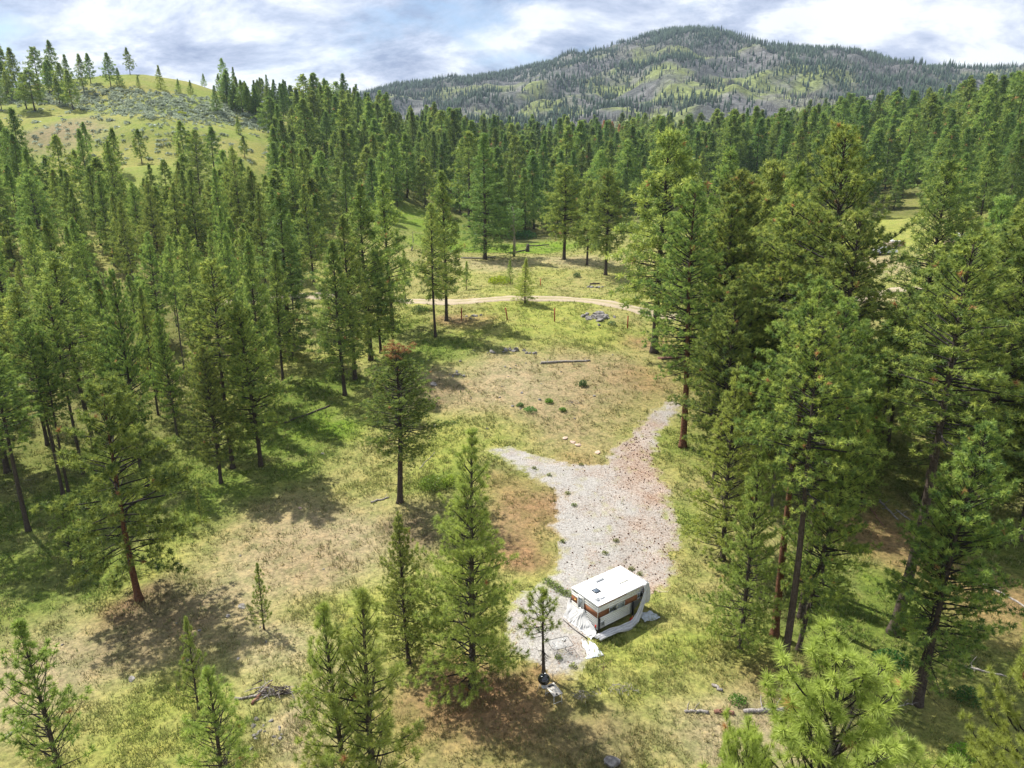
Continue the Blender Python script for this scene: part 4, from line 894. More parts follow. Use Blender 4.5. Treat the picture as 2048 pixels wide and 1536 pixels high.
shrub(30, 298, 4.0, 2.0, (.16, .22, .03), 'round green bush at the left edge of the hill meadow', 500, .22)
shrub(360, 228, 5.0, 1.0, (.34, .38, .02), 'yellow flowering patch below the sage band', 500, .2)
shrub(1148, 1012, .55, .3, (.22, .28, .06), 'small weed growing in the upper gravel', 120, .05)
for q, (u, v) in enumerate([(1125, 1085), (1210, 1108), (1262, 1140), (1280, 1150), (1232, 1083), (1078, 1262), (1117, 1318), (1146, 1334), (1068, 938), (1098, 952), (1135, 988), (1162, 931)]):
    shrub(u, v, .5, .3, (.24, .28, .06), 'small tuft of weeds growing out of the gravel', 110, .045, 'weed_tuft', 'weeds in the gravel')
for q, (u, v) in enumerate([(1095, 1165), (1105, 1172), (1115, 1178), (1122, 1186), (1135, 1190)]):
    shrub(u, v, .8, .4, (.22, .29, .07), 'weed clump in the row left of the camper', 200, .05, 'weed_clump', 'weeds left of the camper')

# pale-stemmed broadleaf tree at the swale
p = ground(1028, 513); h = height_for(p, 408); e = empty('aspen_tree', p, .4, 'pale-stemmed leafy tree with a bright crown beside the dark pine', 'tree')
tb = MB(); tb.tube([(0, 0, -.2), (.1, 0, h * .3), (-.1, .1, h * .6), (0, 0, h * .9)], [.32, .26, .18, .05], 9); tb.obj('trunk', M['bark_pale'], e, True)
lb = MB(); rg = np.random.default_rng(3); Vs, Qs, cs = [], [], []
for k in range(26):
    a = rg.uniform(0, 6.28); z0 = h * rg.uniform(.38, .85); q = h * .27 * rg.uniform(.5, 1.1) * (1.25 - z0 / h); tip = np.array([math.cos(a) * q, math.sin(a) * q, z0 + h * rg.uniform(.05, .16)])
    lb.tube([(0, 0, z0), tip * [.5, .5, 1], tip], [.07, .045, .015], 4, caps=False)
    V, Q = leaves(rg, 70, 1.1, 1.1, 1.3, .17, False); Vs.append(V + tip - [0, 0, .6]); cs.append(np.repeat(np.array((.22, .33, .085)) * rg.uniform(.7, 1.3, (70, 1)), 4, 0))
lb.obj('limbs', M['bark_pale'], e); V = np.vstack(Vs); link('crown', mesh('crown', V, np.arange(len(V)).reshape(-1, 4), mats=(M['leaf'],), col=np.vstack(cs)), e)
# rust-red dead conifers in the valley
for k, (u, v, vt) in enumerate([(1205, 330, 240), (1222, 335, 243), (1235, 332, 248), (1224, 352, 280)]):
    p = ground(u, v); plant(p, max(6, height_for(p, vt)), 'mid', ['rust-red dead conifer, left of the three in the valley forest', 'rust-red dead conifer, middle of the three in the valley forest', 'rust-red dead conifer, right of the three in the valley forest', 'rust-brown dead conifer lower down in the valley forest'][k], lod=2, var=k % 2, tint=1.0, dead_all=True)

# rocks
def rock_mesh(rg, rx, ry, rz, name='rock', m='rock', sub=2):
    import bmesh
    bm = bmesh.new(); bmesh.ops.create_icosphere(bm, subdivisions=sub, radius=1)
    me = bpy.data.meshes.new(name); bm.to_mesh(me); bm.free(); n = len(me.vertices); V = np.zeros(n * 3); me.vertices.foreach_get('co', V); V = V.reshape(-1, 3)
    for k in range(7):
        d = rg.normal(size=3); d /= np.linalg.norm(d); o_ = rg.uniform(.45, .85); s = V @ d; V = V - np.outer(np.clip(s - o_, 0, None), d)
    V = V * (1 + rg.normal(0, .05, (n, 1))) * [rx, ry, rz]; me.vertices.foreach_set('co', V.ravel().astype(np.float32)); me.materials.append(M[m]); me.update(); return me
def rocks(u, v, label, items, m='rock', cat='rock', name='rock'):
    p = ground(u, v); rg = np.random.default_rng(int(u + v * 2))
    if len(items) == 3:
        s = items
        o = link(name, rock_mesh(rg, s[0], s[1], s[2], m=m)); o.location = p + [0, 0, s[2] * .25]; o.rotation_euler = (0, 0, rg.uniform(0, 6)); return tag(o, label, cat)
    e = empty(name, p, 0, label, cat)
    k, sx, sy, s0 = items
    for i in range(k):
        x, y = rg.normal(0, .5, 2) * [sx, sy]; s = s0 * rg.uniform(.35, 1.0); o = link('stone', rock_mesh(rg, s, s * rg.uniform(.6, .9), s * rg.uniform(.4, .7), 'stone', m, 1 if s0 < .5 else 2), e)
        o.location = (x, y, float(gz(p[0] + x, p[1] + y)) - p[2] + s * .12); o.rotation_euler = (rg.normal(0, .3), rg.normal(0, .3), rg.uniform(0, 6))
    return e
rocks(1195, 636, 'grey broken rock outcrop on the meadow just below the dirt road', (34, 2.4, 1.9, .85), name='rock_outcrop')
rocks(1028, 700, 'grey rocks showing in the grass above the fallen log', (11, 1.2, .7, .55), name='rock_cluster')
rocks(1068, 708, 'small flat rocks right of the grey rocks in the meadow', (6, .8, .5, .4), name='rock_cluster')
rocks(918, 750, 'dark rocks in the dry ground left of the fallen log', (10, 1.6, .8, .38), name='rock_cluster')
rocks(868, 770, 'dark flat rock in the dry ground left of the meadow', (.55, .4, .3))
rocks(985, 705, 'dark block of rock at the edge of the shaded grass', (.55, .35, .32))
rocks(1190, 575, 'scattered dark stones above the dirt road', (14, 2.2, 1.0, .5), name='rock_cluster')
rocks(950, 632, 'low heap of grey-brown stones beside the leftmost red post', (14, 1.5, .8, .4), name='rock_cluster')
rocks(482, 1213, 'flat grey rock left of the thin sapling', (.42, .3, .12)); rocks(455, 1233, 'small grey rock below the flat one on the tan slope', (.22, .18, .12))
rocks(263, 1360, 'pale grey flat rock in the grass at the lower left', (.35, .2, .1)); rocks(1225, 1530, 'grey boulder cut by the bottom edge', (.5, .42, .3))
rocks(600, 1017, 'small pale stone on the tan slope', (.2, .15, .12), m='rock_pale'); rocks(645, 908, 'flat grey stone at the edge of the shaded grass', (.3, .2, .1))
rocks(530, 1460, 'patch of grey stones at the bottom left of the brush pile', (22, 1.0, 1.3, .2), name='rock_cluster')
rocks(640, 1375, 'pale sticks and stones at the right end of the brush pile', (14, .9, .5, .16), m='rock_pale', name='rock_cluster')
for k, (u, v) in enumerate([(1130, 876), (1146, 884), (1156, 890), (1195, 905)]):
    rocks(u, v, ['leftmost flat pink rock at the top of the gravel', 'second flat pink rock at the top of the gravel', 'third flat pink rock at the top of the gravel', 'flat pink rock farthest right at the top of the gravel'][k], (.45, .33, .1), m='rock_pale')
rg = np.random.default_rng(8)
for k in range(26):
    u, v = rg.uniform(850, 1230), rg.uniform(690, 860); s = rg.uniform(.1, .28)
    o = rocks(u, v, 'small grey stone lying in the dry meadow grass', (s, s * .8, s * .6)); o['group'] = 'stones in the dry meadow'
for k in range(14):
    u, v = rg.uniform(60, 720), rg.uniform(1090, 1330); s = rg.uniform(.06, .16)
    o = rocks(u, v, 'small stone on the bare tan slope at the left', (s, s * .8, s * .6)); o['group'] = 'stones on the tan slope'

# logs and brush
def log(a, b, r0, r1, m, label, stubs=4, sag=.0, cat='log', name='fallen_log', sides=9):
    r0, r1 = r0 * .72, r1 * .72
    A = ground(*a); B = ground(*b); rg = np.random.default_rng(int(a[0] + b[1])); n = 9; t = np.linspace(0, 1, n)[:, None]
    P = A + (B - A) * t; P[:, :2] += rg.normal(0, .05, (n, 2)); P[:, 2] = gz(P[:, 0], P[:, 1]); R = np.linspace(r0, r1, n) * rg.uniform(.92, 1.08, n)
    e = empty(name, A, 0, label, cat); P = P - A; P[:, 2] += R * .75
    MB().tube(P, R, sides).obj('log_stem', M[m], e, True)
    d = (B - A) / np.linalg.norm(B - A)
    for k in range(stubs):
        i = rg.integers(1, n - 1); s = np.cross(d, rg.normal(size=3)); s[2] = abs(s[2]) * .8; s /= np.linalg.norm(s); ln_ = rg.uniform(.25, .8) * (1 + r0)
        MB().tube([P[i], P[i] + s * ln_ * .6 + d * .1, P[i] + s * ln_ + d * .25], [R[i] * .4, R[i] * .25, .01], 5).obj('branch_stub', M[m], e)
    return e
log((1083, 727), (1180, 722), .22, .14, 'deadwood', 'grey weathered log lying across the dry meadow', 5)
log((1367, 1424), (1413, 1425), .10, .12, 'deadwood', 'grey left section of the broken log at the bottom right', 2)
log((1428, 1425), (1468, 1427), .15, .15, 'brownwood', 'rotten red-brown middle section of the broken log', 2)
log((1488, 1424), (1585, 1420), .17, .15, 'deadwood', 'grey right section of the broken log beside the close pine', 4)
log((565, 848), (660, 812), .16, .12, 'darkwood', 'dark log lying in the shaded grass at the left stand', 1)
log((742, 1006), (775, 996), .12, .09, 'deadwood', 'short pale log left of the pine with the dead top', 1)
log((838, 938), (870, 905), .05, .04, 'deadwood', 'thin pale pole lying in the yellow grass right of the dead-topped pine', 0)
log((-30, 1494), (54, 1455), .11, .08, 'deadwood', 'pale log at the left edge in the bottom corner', 3)
log((1425, 1372), (1446, 1385), .13, .12, 'deadwood', 'short grey chunk of wood in the grass right of the camper', 0)
log((1757, 1000), (1795, 1040), .13, .09, 'deadwood', 'pale dead log in the shade left of the long leaning stem', 5)
log((1792, 1020), (1840, 1056), .10, .07, 'deadwood', 'pale thin log pointing at the long leaning stem', 3)
log((1740, 1015), (1765, 1050), .09, .06, 'brownwood', 'brown stick leaning with the pale logs in the shade', 2)
log((1960, 1165), (2075, 1230), .12, .09, 'deadwood', 'long pale log at the right edge', 3)
log((1930, 1335), (2030, 1358), .10, .07, 'deadwood', 'grey log in the shade at the lower right edge', 4)
log((1925, 1300), (1950, 1345), .06, .04, 'deadwood', 'thin crooked stick above the grey log in the shade', 2)
log((1798, 1414), (1836, 1408), .06, .04, 'deadwood', 'curved dead branch at the foot of the curved pine', 3)
log((1180, 569), (1200, 568), .22, .2, 'darkwood', 'dark short log in the grass above the dirt road', 0)
log((1018, 507), (1056, 500), .3, .22, 'darkwood', 'grey fallen log ending in a root plate at the swale', 4)
log((1056, 492), (1098, 490), .28, .2, 'darkwood', 'dark fallen log continuing right behind the root plate', 3)
log((922, 517), (992, 514), .24, .18, 'deadwood', 'pale log lying at the foot of the big dark pine', 2)
p = ground(1055, 503); e = empty('root_plate', p, .3, 'upturned dark root plate of the fallen log at the swale', 'stump'); rg = np.random.default_rng(2)
MB().tube([(0, 0, -.1), (0, 0, .5), (.1, 0, 1.2), (.2, .1, 1.9)], [.55, .5, .42, .2], 8).obj('root_core', M['darkwood'], e)
for k in range(7):
    a = rg.uniform(0, 6.28); MB().tube([(0, 0, .9), (math.cos(a) * .5, .2 * math.sin(a), .9 + math.sin(a) * .6), (math.cos(a) * .9, .3 * math.sin(a), .9 + math.sin(a) * 1.0)], [.14, .09, .03], 5).obj('root', M['darkwood'], e)
log((823, 502), (826, 462), .2, .05, 'darkwood', 'broken dark snag at the forest edge left of the pair', 0, name='snag')
def brush(u, v, w, d_, n_, label, m='deadwood', h=.5, seed=1, r=.02):
    p = ground(u, v); e = empty('brush_pile', p, 0, label, 'brush pile'); rg = np.random.default_rng(seed)
    for k in range(n_):
        x, y = rg.normal(0, .32, 2) * [w, d_]; a = rg.uniform(0, 6.28); ln_ = rg.uniform(.35, .9) * max(w, d_) * .6; z0 = rg.uniform(.02, h)
        q = np.array([x, y, float(gz(p[0] + x, p[1] + y)) - p[2] + z0 * .5]); dr_ = np.array([math.cos(a), math.sin(a), rg.uniform(-.12, .35)])
        cv = rg.normal(0, .28, 3); P = [q - dr_ * ln_ * .5, q + cv * ln_ * .3 + [0, 0, .08], q + dr_ * ln_ * .5]
        t_ = np.linspace(0, 1, 6)[:, None]; P = np.array(P); C_ = P[0] * (1 - t_) ** 2 + P[1] * 2 * t_ * (1 - t_) + P[2] * t_ ** 2
        C_[:, 2] = np.maximum(C_[:, 2], gz(p[0] + C_[:, 0], p[1] + C_[:, 1]) - p[2] + .01)
        b_ = MB().tube(C_, np.linspace(1, .35, 6) * r * rg.uniform(.6, 1.7), 5, caps=False)
        for s in range(3):
            i = rg.integers(1, 5); dd = rg.normal(0, .5, 3); dd[2] = abs(dd[2]) * .6; b_.tube([C_[i], C_[i] + dd * ln_ * .22, C_[i] + dd * ln_ * .4 + rg.normal(0, .03, 3)], [r * .6, r * .4, .004], 4, caps=False)
        b_.obj('branch', M[m if rg.random() < .7 else 'deadwood'], e)
    return e
brush(545, 1388, 2.4, .7, 34, 'tangled grey brush pile at the lower left', 'darkwood', .7, 4, .028)
log((470, 1398), (608, 1384), .10, .07, 'deadwood', 'long grey limb lying through the lower left brush pile', 5)
log((506, 1408), (538, 1374), .11, .12, 'brownwood', 'short red-brown log laid across the lower left brush pile', 1)
brush(1240, 1382, 1.3, .5, 22, 'heap of grey twigs in the grass below the camper, right of two', 'deadwood', .3, 6, .012)
brush(1165, 1392, 1.3, .5, 20, 'heap of grey twigs in the grass near the folding table, left of two', 'deadwood', .3, 7, .012)
brush(1150, 805, 1.8, .8, 14, 'scattered dark sticks in the dry meadow', 'darkwood', .12, 9, .02)
log((1203, 1342), (1222, 1318), .025, .012, 'brownwood', 'forked stick lying in the grass below the grey tarp', 1, name='stick', cat='stick')
log((1190, 1334), (1212, 1326), .015, .01, 'deadwood', 'thin pale stick lying near the grey tarp', 0, name='stick', cat='stick')

# posts
for (u, v, vt, m, lab, ln_) in [(923, 641, 617, 'rust', 'leftmost red post, beside the pair of pines', .03), (1015, 640, 616, 'rust', 'leaning red post second from the left', -.16), (1109, 643, 617, 'rust', 'upright red post in the middle of the row', 0),
                          (1255, 657, 633, 'rust', 'red post half hidden by the huge light green pine', .0), (1081, 571, 558, 'rust2', 'orange post above the dirt road', 0), (1382, 678, 650, 'rust', 'red post behind the very tall straight pine', 0)]:
    p = ground(u, v); h = height_for(p, vt); e = empty('fence_post', p, 0, lab, 'post', 'red fence posts'); e.rotation_euler = (0, ln_, 0)
    mb = MB(); mb.box(-.085, .085, -.03, .03, -.2, h); mb.box(-.03, .03, .03, .08, -.2, h - .01); mb.obj('shaft', M[m], e)
    MB().box(-.092, .092, -.037, .087, h, h + .05).obj('cap', M[m], e)
# heap of red boards behind the tall pine
p = ground(1338, 716); e = empty('board_stack', p, .2, 'dark red boards lying under the branches behind the very tall pine', 'boards')
for k in range(5):
    o = MB().box(-1.6 + .1 * k, 1.5 - .12 * k, -.14, .14, 0, .06).obj('board', M['brownwood'], e); o.location = (0, (k % 3 - 1) * .32, .03 + .07 * (k // 3)); o.rotation_euler = (0, 0, .06 * (k - 2))

# pine cones dropped on the gravel
cm = MB(); prof_ = [(0, .03), (.02, .045), (.05, .05), (.085, .035), (.11, .01)]
cm.tube([(0, 0, z) for z, _ in prof_], [q for _, q in prof_], 6); cmesh = cm.data('pine_cone', (M['cone'],))
rg = np.random.default_rng(14); nc = 0
while nc < 280:
    if rg.random() < .5: u, v = rg.normal(1268, 32), rg.normal(895, 38)
    else: u, v = rg.uniform(1120, 1350), rg.uniform(930, 1185)
    if rg.random() > .35 + .65 * float(sstep(1150, 1330, np.array(u))): continue
    p = ground(u, v)
    if not in_pad(p[:1], p[1:2])[0]: continue
    o = link('pine_cone', cmesh); s = rg.uniform(.7, 1.15); o.location = p + [0, 0, .06]; o.scale = (s, s, s); o.rotation_euler = (1.5, 0, rg.uniform(0, 6.28)); nc += 1
    tag(o, 'small dark brown pine cone lying on the gravel', 'pine cone', 'pine cones on the gravel')

# loose needles and bark scraps on the gravel and under the pines
rg = np.random.default_rng(31); fx = rg.uniform(PADW[:, 0].min(), PADW[:, 0].max(), 60000); fy_ = rg.uniform(PADW[:, 1].min(), PADW[:, 1].max(), 60000)
ok_ = in_pad(fx, fy_) & (rg.random(60000) < litter(fx, fy_) * .75 + .06); fx, fy_ = fx[ok_][:14000], fy_[ok_][:14000]; n = len(fx); fz = gz(fx, fy_) + .045
a = rg.uniform(0, 6.283, n); l_ = rg.uniform(.02, .075, n); w_ = rg.uniform(.006, .02, n); c_, s_ = np.cos(a), np.sin(a)
V = np.stack([np.stack([fx + c_ * l_ * p - s_ * w_ * q, fy_ + s_ * l_ * p + c_ * w_ * q, fz + rg.uniform(0, .012, n)], -1) for p, q in ((-1, -1), (1, -1), (1, 1), (-1, 1))], 1).reshape(-1, 3)
tag(link('needle_litter', mesh('needle_litter', V, np.arange(n * 4).reshape(-1, 4), mats=(M['grass'],), col=np.repeat(np.array((.30, .165, .095)) * rg.uniform(.4, 1.4, (n, 1)), 4, 0))), 'reddish dry needles and scraps strewn over the gravel', 'litter', kind='stuff')

# ------------------------------------------------------------------ truck camper on jacks
CA = math.radians(35.9); CO = np.array([5.32, 36.83, 0.0]); CO[2] = float(gz(CO[0], CO[1]))
camper = empty('truck_camper', CO, CA, 'white truck camper with brown stripes standing on jacks beside the gravel', 'camper')
LC, WC, ZF, ZR_, ZCB = 4.30, 2.46, .42, 2.14, 1.22; XB = 2.86     # length, width, floor, roof, cabover floor, body end
def slab_profile(y0, y1):
    """side outline of body with cabover, extruded in y"""
    o = [(0, ZF), (XB, ZF), (XB, ZCB), (LC, ZCB), (LC, ZR_), (0, ZR_)]
    V = [(x, y0, z) for x, z in o] + [(x, y1, z) for x, z in o]; n = 6
    Q = [(i, (i + 1) % n, n + (i + 1) % n, n + i) for i in range(n)]
    Q += [(0, 5, 4, 3), (0, 3, 2, 1), (6, 7, 8, 9), (6, 9, 10, 11)]
    return V, Q
V, Q = slab_profile(0, WC); mb = MB(); mb.add(V, Q); mb.obj('body', M['white'], camper)
mb = MB(); mb.box(-.05, LC + .05, -.05, WC + .05, ZR_ + .004, ZR_ + .05); mb.obj('roof', M['roofwhite'], camper, bevel=.02)
# lapped siding boards on the two visible sides, below and above the stripe
ZS0, ZS1 = ZR_ - .51 * 1.72, ZR_ - .28 * 1.72
def courses(z0, z1, n): return [(z0 + (z1 - z0) * k / n, z0 + (z1 - z0) * (k + 1) / n) for k in range(n)]
for z0, z1 in courses(ZF + .01, ZS0 - .012, 6):
    MB().box(.0, XB - .004, -.016, -.003, z0 + .006, z1 - .006).obj('siding_board', M['white'], camper)
    MB().box(-.016, -.003, -.0, WC, z0 + .006, z1 - .006).obj('siding_board', M['white'], camper)
for z0, z1 in courses(ZS1 + .012, ZR_ - .04, 3):
    MB().box(0, LC - .004, -.016, -.003, z0 + .006, z1 - .006).obj('siding_board', M['white'], camper)
    MB().box(-.016, -.003, 0, WC, z0 + .006, z1 - .006).obj('siding_board', M['white'], camper)
for (x0, x1) in ((0, .93), (2.32, LC)):
    MB().box(x0, x1, -.020, -.004, ZS0, ZS1).obj('side_stripe', M['brown'], camper)
MB().box(-.020, -.004, 0, .86 * 1.45, ZS0, ZS1).obj('rear_stripe', M['brown'], camper); MB().box(-.020, -.004, 1.88, WC, ZS0, ZS1).obj('rear_stripe', M['brown'], camper)
MB().box(-.03, LC + .03, -.075, -.05, ZR_ - .035, ZR_ + .02).obj('roof_trim', M['brown'], camper)
for x, y in ((-.02, -.02), ): MB().box(x - .015, x + .015, y - .015, y + .015, ZF, ZR_ - .04).obj('corner_trim', M['alu'], camper)
# side windows
def window(x0, x1, z0, z1, axis_, pos, gm, parent):
    f = MB(); w = .035
    def bx_(a0, a1, c0, c1, d0, d1, t):
        if axis_ == 'y': t.box(a0, a1, pos - d1, pos - d0, c0, c1)
        else: t.box(pos - d1, pos - d0, a0, a1, c0, c1)
    for a0, a1, c0, c1 in ((x0, x1, z0, z0 + w), (x0, x1, z1 - w, z1), (x0, x0 + w, z0 + w, z1 - w), (x1 - w, x1, z0 + w, z1 - w)): bx_(a0, a1, c0, c1, .005, .045, f)
    fo = f.obj('window', M['alu'], parent); g = MB(); bx_(x0 + w, x1 - w, z0 + w, z1 - w, .012, .026, g); g.obj('pane', M[gm], fo); return fo
window(.95, 1.60, ZS0, ZS1, 'y', 0, 'glass', camper); window(1.615, 2.30, ZS0, ZS1, 'y', 0, 'curtain', camper)
w3 = window(3.42, 3.92, ZR_ - .80, ZR_ - .36, 'y', -.018, 'glass', camper)
MB().box(3.60, 3.63, -.066, -.03, ZR_ - .77, ZR_ - .39).obj('window_bar', M['alu'], w3)
# rear door
d = MB(); d.box(-.05, -.017, 1.27, 1.86, ZF + .08, ZR_ - .1); dr_ = d.obj('door', M['white'], camper, bevel=.008)
window(1.37, 1.76, 1.15, ZR_ - .2, 'x', -.046, 'curtain', dr_)
MB().box(-.075, -.05, 1.31, 1.35, 1.02, 1.14).obj('handle', M['chrome'], dr_)
lt_ = MB(); lt_.box(-.06, -.018, 2.0, 2.14, ZS0 + .2, ZS0 + .27); lt_.obj('porch_light', M['amber'], camper)
for y in (.12, WC - .12): MB().box(-.045, -.017, y - .05, y + .05, ZF + .12, ZF + .3).obj('tail_light', M['red'], camper)
h_ = MB(); h_.box(.12, .62, -.024, -.015, ZF + .05, ZF + .5); hh_ = h_.obj('utility_hatch', M['white'], camper)
g_ = MB()
for k in range(5): g_.box(.2, .5, -.034, -.026, ZF + .22 + k * .04, ZF + .243 + k * .04)
MB().box(.17, .53, -.027, -.0245, ZF + .19, ZF + .44).obj('vent_backing', M['black'], hh_)
for k in range(5): MB().box(.2, .5, -.036, -.0275, ZF + .21 + k * .045, ZF + .232 + k * .045).obj('louvre', M['alu'], hh_)
# jacks
for x, y in ((.05, -.1), (.05, WC + .1), (XB + .18, -.06), (XB + .18, WC + .06)):
    j = MB(); j.box(x - .045, x + .045, y - .045, y + .045, .3, 1.3); jo = j.obj('jack', M['black'], camper)
    MB().tube([(x, y, .0), (x, y, .32)], .026, 8).obj('jack_leg', M['chrome'], jo); MB().box(x - .12, x + .12, y - .12, y + .12, -.02, .02).obj('foot', M['chrome'], jo)
# roof fittings
MB().box(1.6, 2.3, WC - .52, WC - .16, ZR_ + .054, ZR_ + .2).obj('refrigerator_vent', M['roofwhite'], camper, bevel=.04)
MB().box(2.72, 3.5, .92, 1.62, ZR_ + .054, ZR_ + .11).obj('roof_hatch', M['cream'], camper, bevel=.02)
q = MB(); q.box(.74, 1.2, 1.02, 1.46, ZR_ + .054, ZR_ + .085); qo = q.obj('roof_vent', M['black'], camper)
q = MB(); q.add([(.79, 1.07, ZR_ + .087), (1.15, 1.07, ZR_ + .087), (1.15, 1.41, ZR_ + .087), (.79, 1.41, ZR_ + .087), (.88, 1.16, ZR_ + .17), (1.06, 1.16, ZR_ + .17), (1.06, 1.32, ZR_ + .17), (.88, 1.32, ZR_ + .17)],
             [(0, 1, 5, 4), (1, 2, 6, 5), (2, 3, 7, 6), (3, 0, 4, 7), (4, 5, 6, 7)]); q.obj('vent_dome', M['vent'], qo)
MB().tube([(.35, .55, ZR_ + .06), (.35, .55, ZR_ + .24)], [.17, .155], 14).obj('round_vent', M['roofwhite'], camper, True)
MB().box(.55, .95, .38, .7, ZR_ + .054, ZR_ + .15).obj('vent_cowl', M['roofwhite'], camper, bevel=.05)
MB().box(.05, XB, .05, WC - .05, ZF - .06, ZF - .003).obj('underfloor', M['black'], camper)

# tarpaulin pulled down off the camper
tarp = empty('tarpaulin', CO, CA, 'loose pale grey tarp hanging off the camper and trailing round its foot', 'tarp')
def sheet(fn, nu, nv, name, m='tarp', par=None, thick=.006):
    u, v = np.meshgrid(np.linspace(0, 1, nu), np.linspace(0, 1, nv), indexing='ij'); P = fn(u, v)
    mb = MB(); mb.grid(np.stack(P, -1), nu, nv); o = mb.obj(name, M[m], par, True)
    s = o.modifiers.new('thick', 'SOLIDIFY'); s.thickness = thick; s.offset = 0; return o
def rear(u, v):      # u: from the far corner to beyond the near corner, v: top to ground
    y = 2.62 - 2.72 * u; pin = 1.22
    up = (2.62 - pin) / 2.72
    top = np.where(u < up, 1.22 - .30 * np.sin(np.clip(u / up, 0, 1) * math.pi) ** 1.0 + .12 * (u / up) , 1.34 - 1.0 * (np.clip(u - up, 0, 1) / (1 - up)) ** .8)
    z = top * (1 - v) + .0 * v
    fl = .42 * v ** 1.3
    fold = .07 * np.sin(u * 15 + 2 * v) * v ** .8 * (1 - .3 * v) + .03 * np.sin(u * 33 - 3 * v) * v + .035 * np.sin((u - up) * 60 / (.25 + v)) * np.exp(-((u - up) / .25) ** 2)
    x = -.09 - fl - np.abs(fold) - .05 * np.sin(v * math.pi)
    return x, y + .05 * np.sin(v * 9 + u * 20), z + .04 * np.abs(np.sin(u * 31)) * (v > .9)
sheet(rear, 90, 34, 'rear_drape', par=tarp)
def swag(u, v):      # along the side, low at the near corner and rising to the roof at the front
    x = -.35 + 4.55 * u
    zc_ = .22 + .07 * np.sin(u * 7) + 1.98 * np.clip((u - .58) / .42, 0, 1) ** 1.9
    yc = -.40 + .12 * np.sin(u * 4) - .32 * np.sin(np.clip(u, 0, 1) * math.pi) + .33 * np.clip((u - .6) / .4, 0, 1) ** 1.2
    wid = .46 * (1 - .55 * np.clip((u - .55) / .45, 0, 1))
    t = v - .5; fold = .085 * np.sin(v * 21 + u * 5) + .04 * np.sin(v * 39 - u * 11)
    yy_ = yc + t * wid * 1.2 * (1 - .55 * np.clip((u - .5) * 2, 0, 1)); zz_ = zc_ + fold * .9 - np.abs(t) * .10 + t * .55 * np.clip((u - .35) / .65, 0, 1) + .03
    return x + .05 * np.sin(v * 7), yy_, np.maximum(zz_, .015 + .01 * np.abs(np.sin(v * 30)))
sheet(swag, 90, 40, 'side_swag', par=tarp)
def corner(u, v):    # folded sheet hanging over the front corner
    a = u * 2.9 - .2; px = np.where(u < .5, LC - .42 + .9 * u, LC + .09); py = np.where(u < .5, -.10, -.10 + (u - .5) * 2.3)
    fold = .085 * np.sin(u * 34 + .6 * np.sin(v * 4)) * np.clip(v * 3 + .2, 0, 1)
    z = ZR_ + .075 - (1.36 - .5 * np.clip(u - .55, 0, 1) * 2) * v + .03 * np.sin(u * 40) * v
    return px + fold * (u >= .5) + .10 * v * (u >= .45), py - np.abs(fold) * (u < .55) - .10 * np.sin(v * 2.6) * (u < .6), z
sheet(corner, 70, 26, 'corner_drape', par=tarp)
def top_edge(u, v):  # wrinkled strip across the roof edge
    x = .1 + (LC - .2) * u; y = -.085 + (.10 + .95 * u ** 1.1) * v
    z = ZR_ + .066 + .028 * np.abs(np.sin(v * 9 + u * 7)) * v * (1 - v) * 3 + .012 * np.sin(u * 33 + v * 20) * v * (1 - v) * 3 - .08 * (v < .02) * (u > .55)
    return x, y, z
sheet(top_edge, 80, 16, 'roof_sheet', 'roofwhite', par=tarp, thick=.004)
def flap(u, v):
    x = 3.25 + 1.15 * u; y = -.95 + .85 * v; n_ = .04 * np.sin(u * 9 + v * 5) + .03 * np.sin(v * 17 - u * 6)
    gzz = gz(CO[0] + x * math.cos(CA) - y * math.sin(CA), CO[1] + x * math.sin(CA) + y * math.cos(CA)) - CO[2]
    return x + .1 * np.sin(v * 5), y - .25 * u + .08 * np.sin(u * 6), gzz + .07 + n_ + .16 * v
sheet(flap, 26, 24, 'ground_flap', 'cloth', par=tarp)
pl = MB(); pl.tube([(-.72, 2.45, .06), (-.78, 1.2, .05), (-.72, .1, .05)], .035, 6); pl.obj('edge_pole', M['black'], tarp)
# grey cloth on the grass
cp = [ground(u, v) for u, v in ((1163, 1279), (1178, 1283), (1189, 1288), (1196, 1297), (1208, 1312), (1172, 1319), (1167, 1303))]
cn = np.mean(cp, 0); rgc = np.random.default_rng(4)
cl = MB(); nr_ = 9; rings = []
P7 = np.array(cp); tt = np.linspace(0, 7, 56, endpoint=False); kk = tt.astype(int); ff = (tt - kk)[:, None]; bd = P7[kk] * (1 - ff) + P7[(kk + 1) % 7] * ff
for q in range(nr_ + 1):
    R_ = cn + (bd - cn) * q / nr_; R_ = R_.copy(); R_[:, 2] = gz(R_[:, 0], R_[:, 1]) + .035 + .03 * np.sin(R_[:, 0] * 9 + R_[:, 1] * 4) * (q / nr_) + .015 * np.sin(R_[:, 0] * 21); rings.append(R_ - cn)
V = np.vstack(rings); n_ = 56; Q = [(q * n_ + i, q * n_ + (i + 1) % n_, (q + 1) * n_ + (i + 1) % n_, (q + 1) * n_ + i) for q in range(nr_) for i in range(n_)]
cl.add(V, Q); o = cl.obj('ground_cloth', M['cloth'], None, True); o.location = cn; s = o.modifiers.new('thick', 'SOLIDIFY'); s.thickness = .01
tag(o, 'flat pale grey sheet lying on the grass in front of the camper', 'sheet')
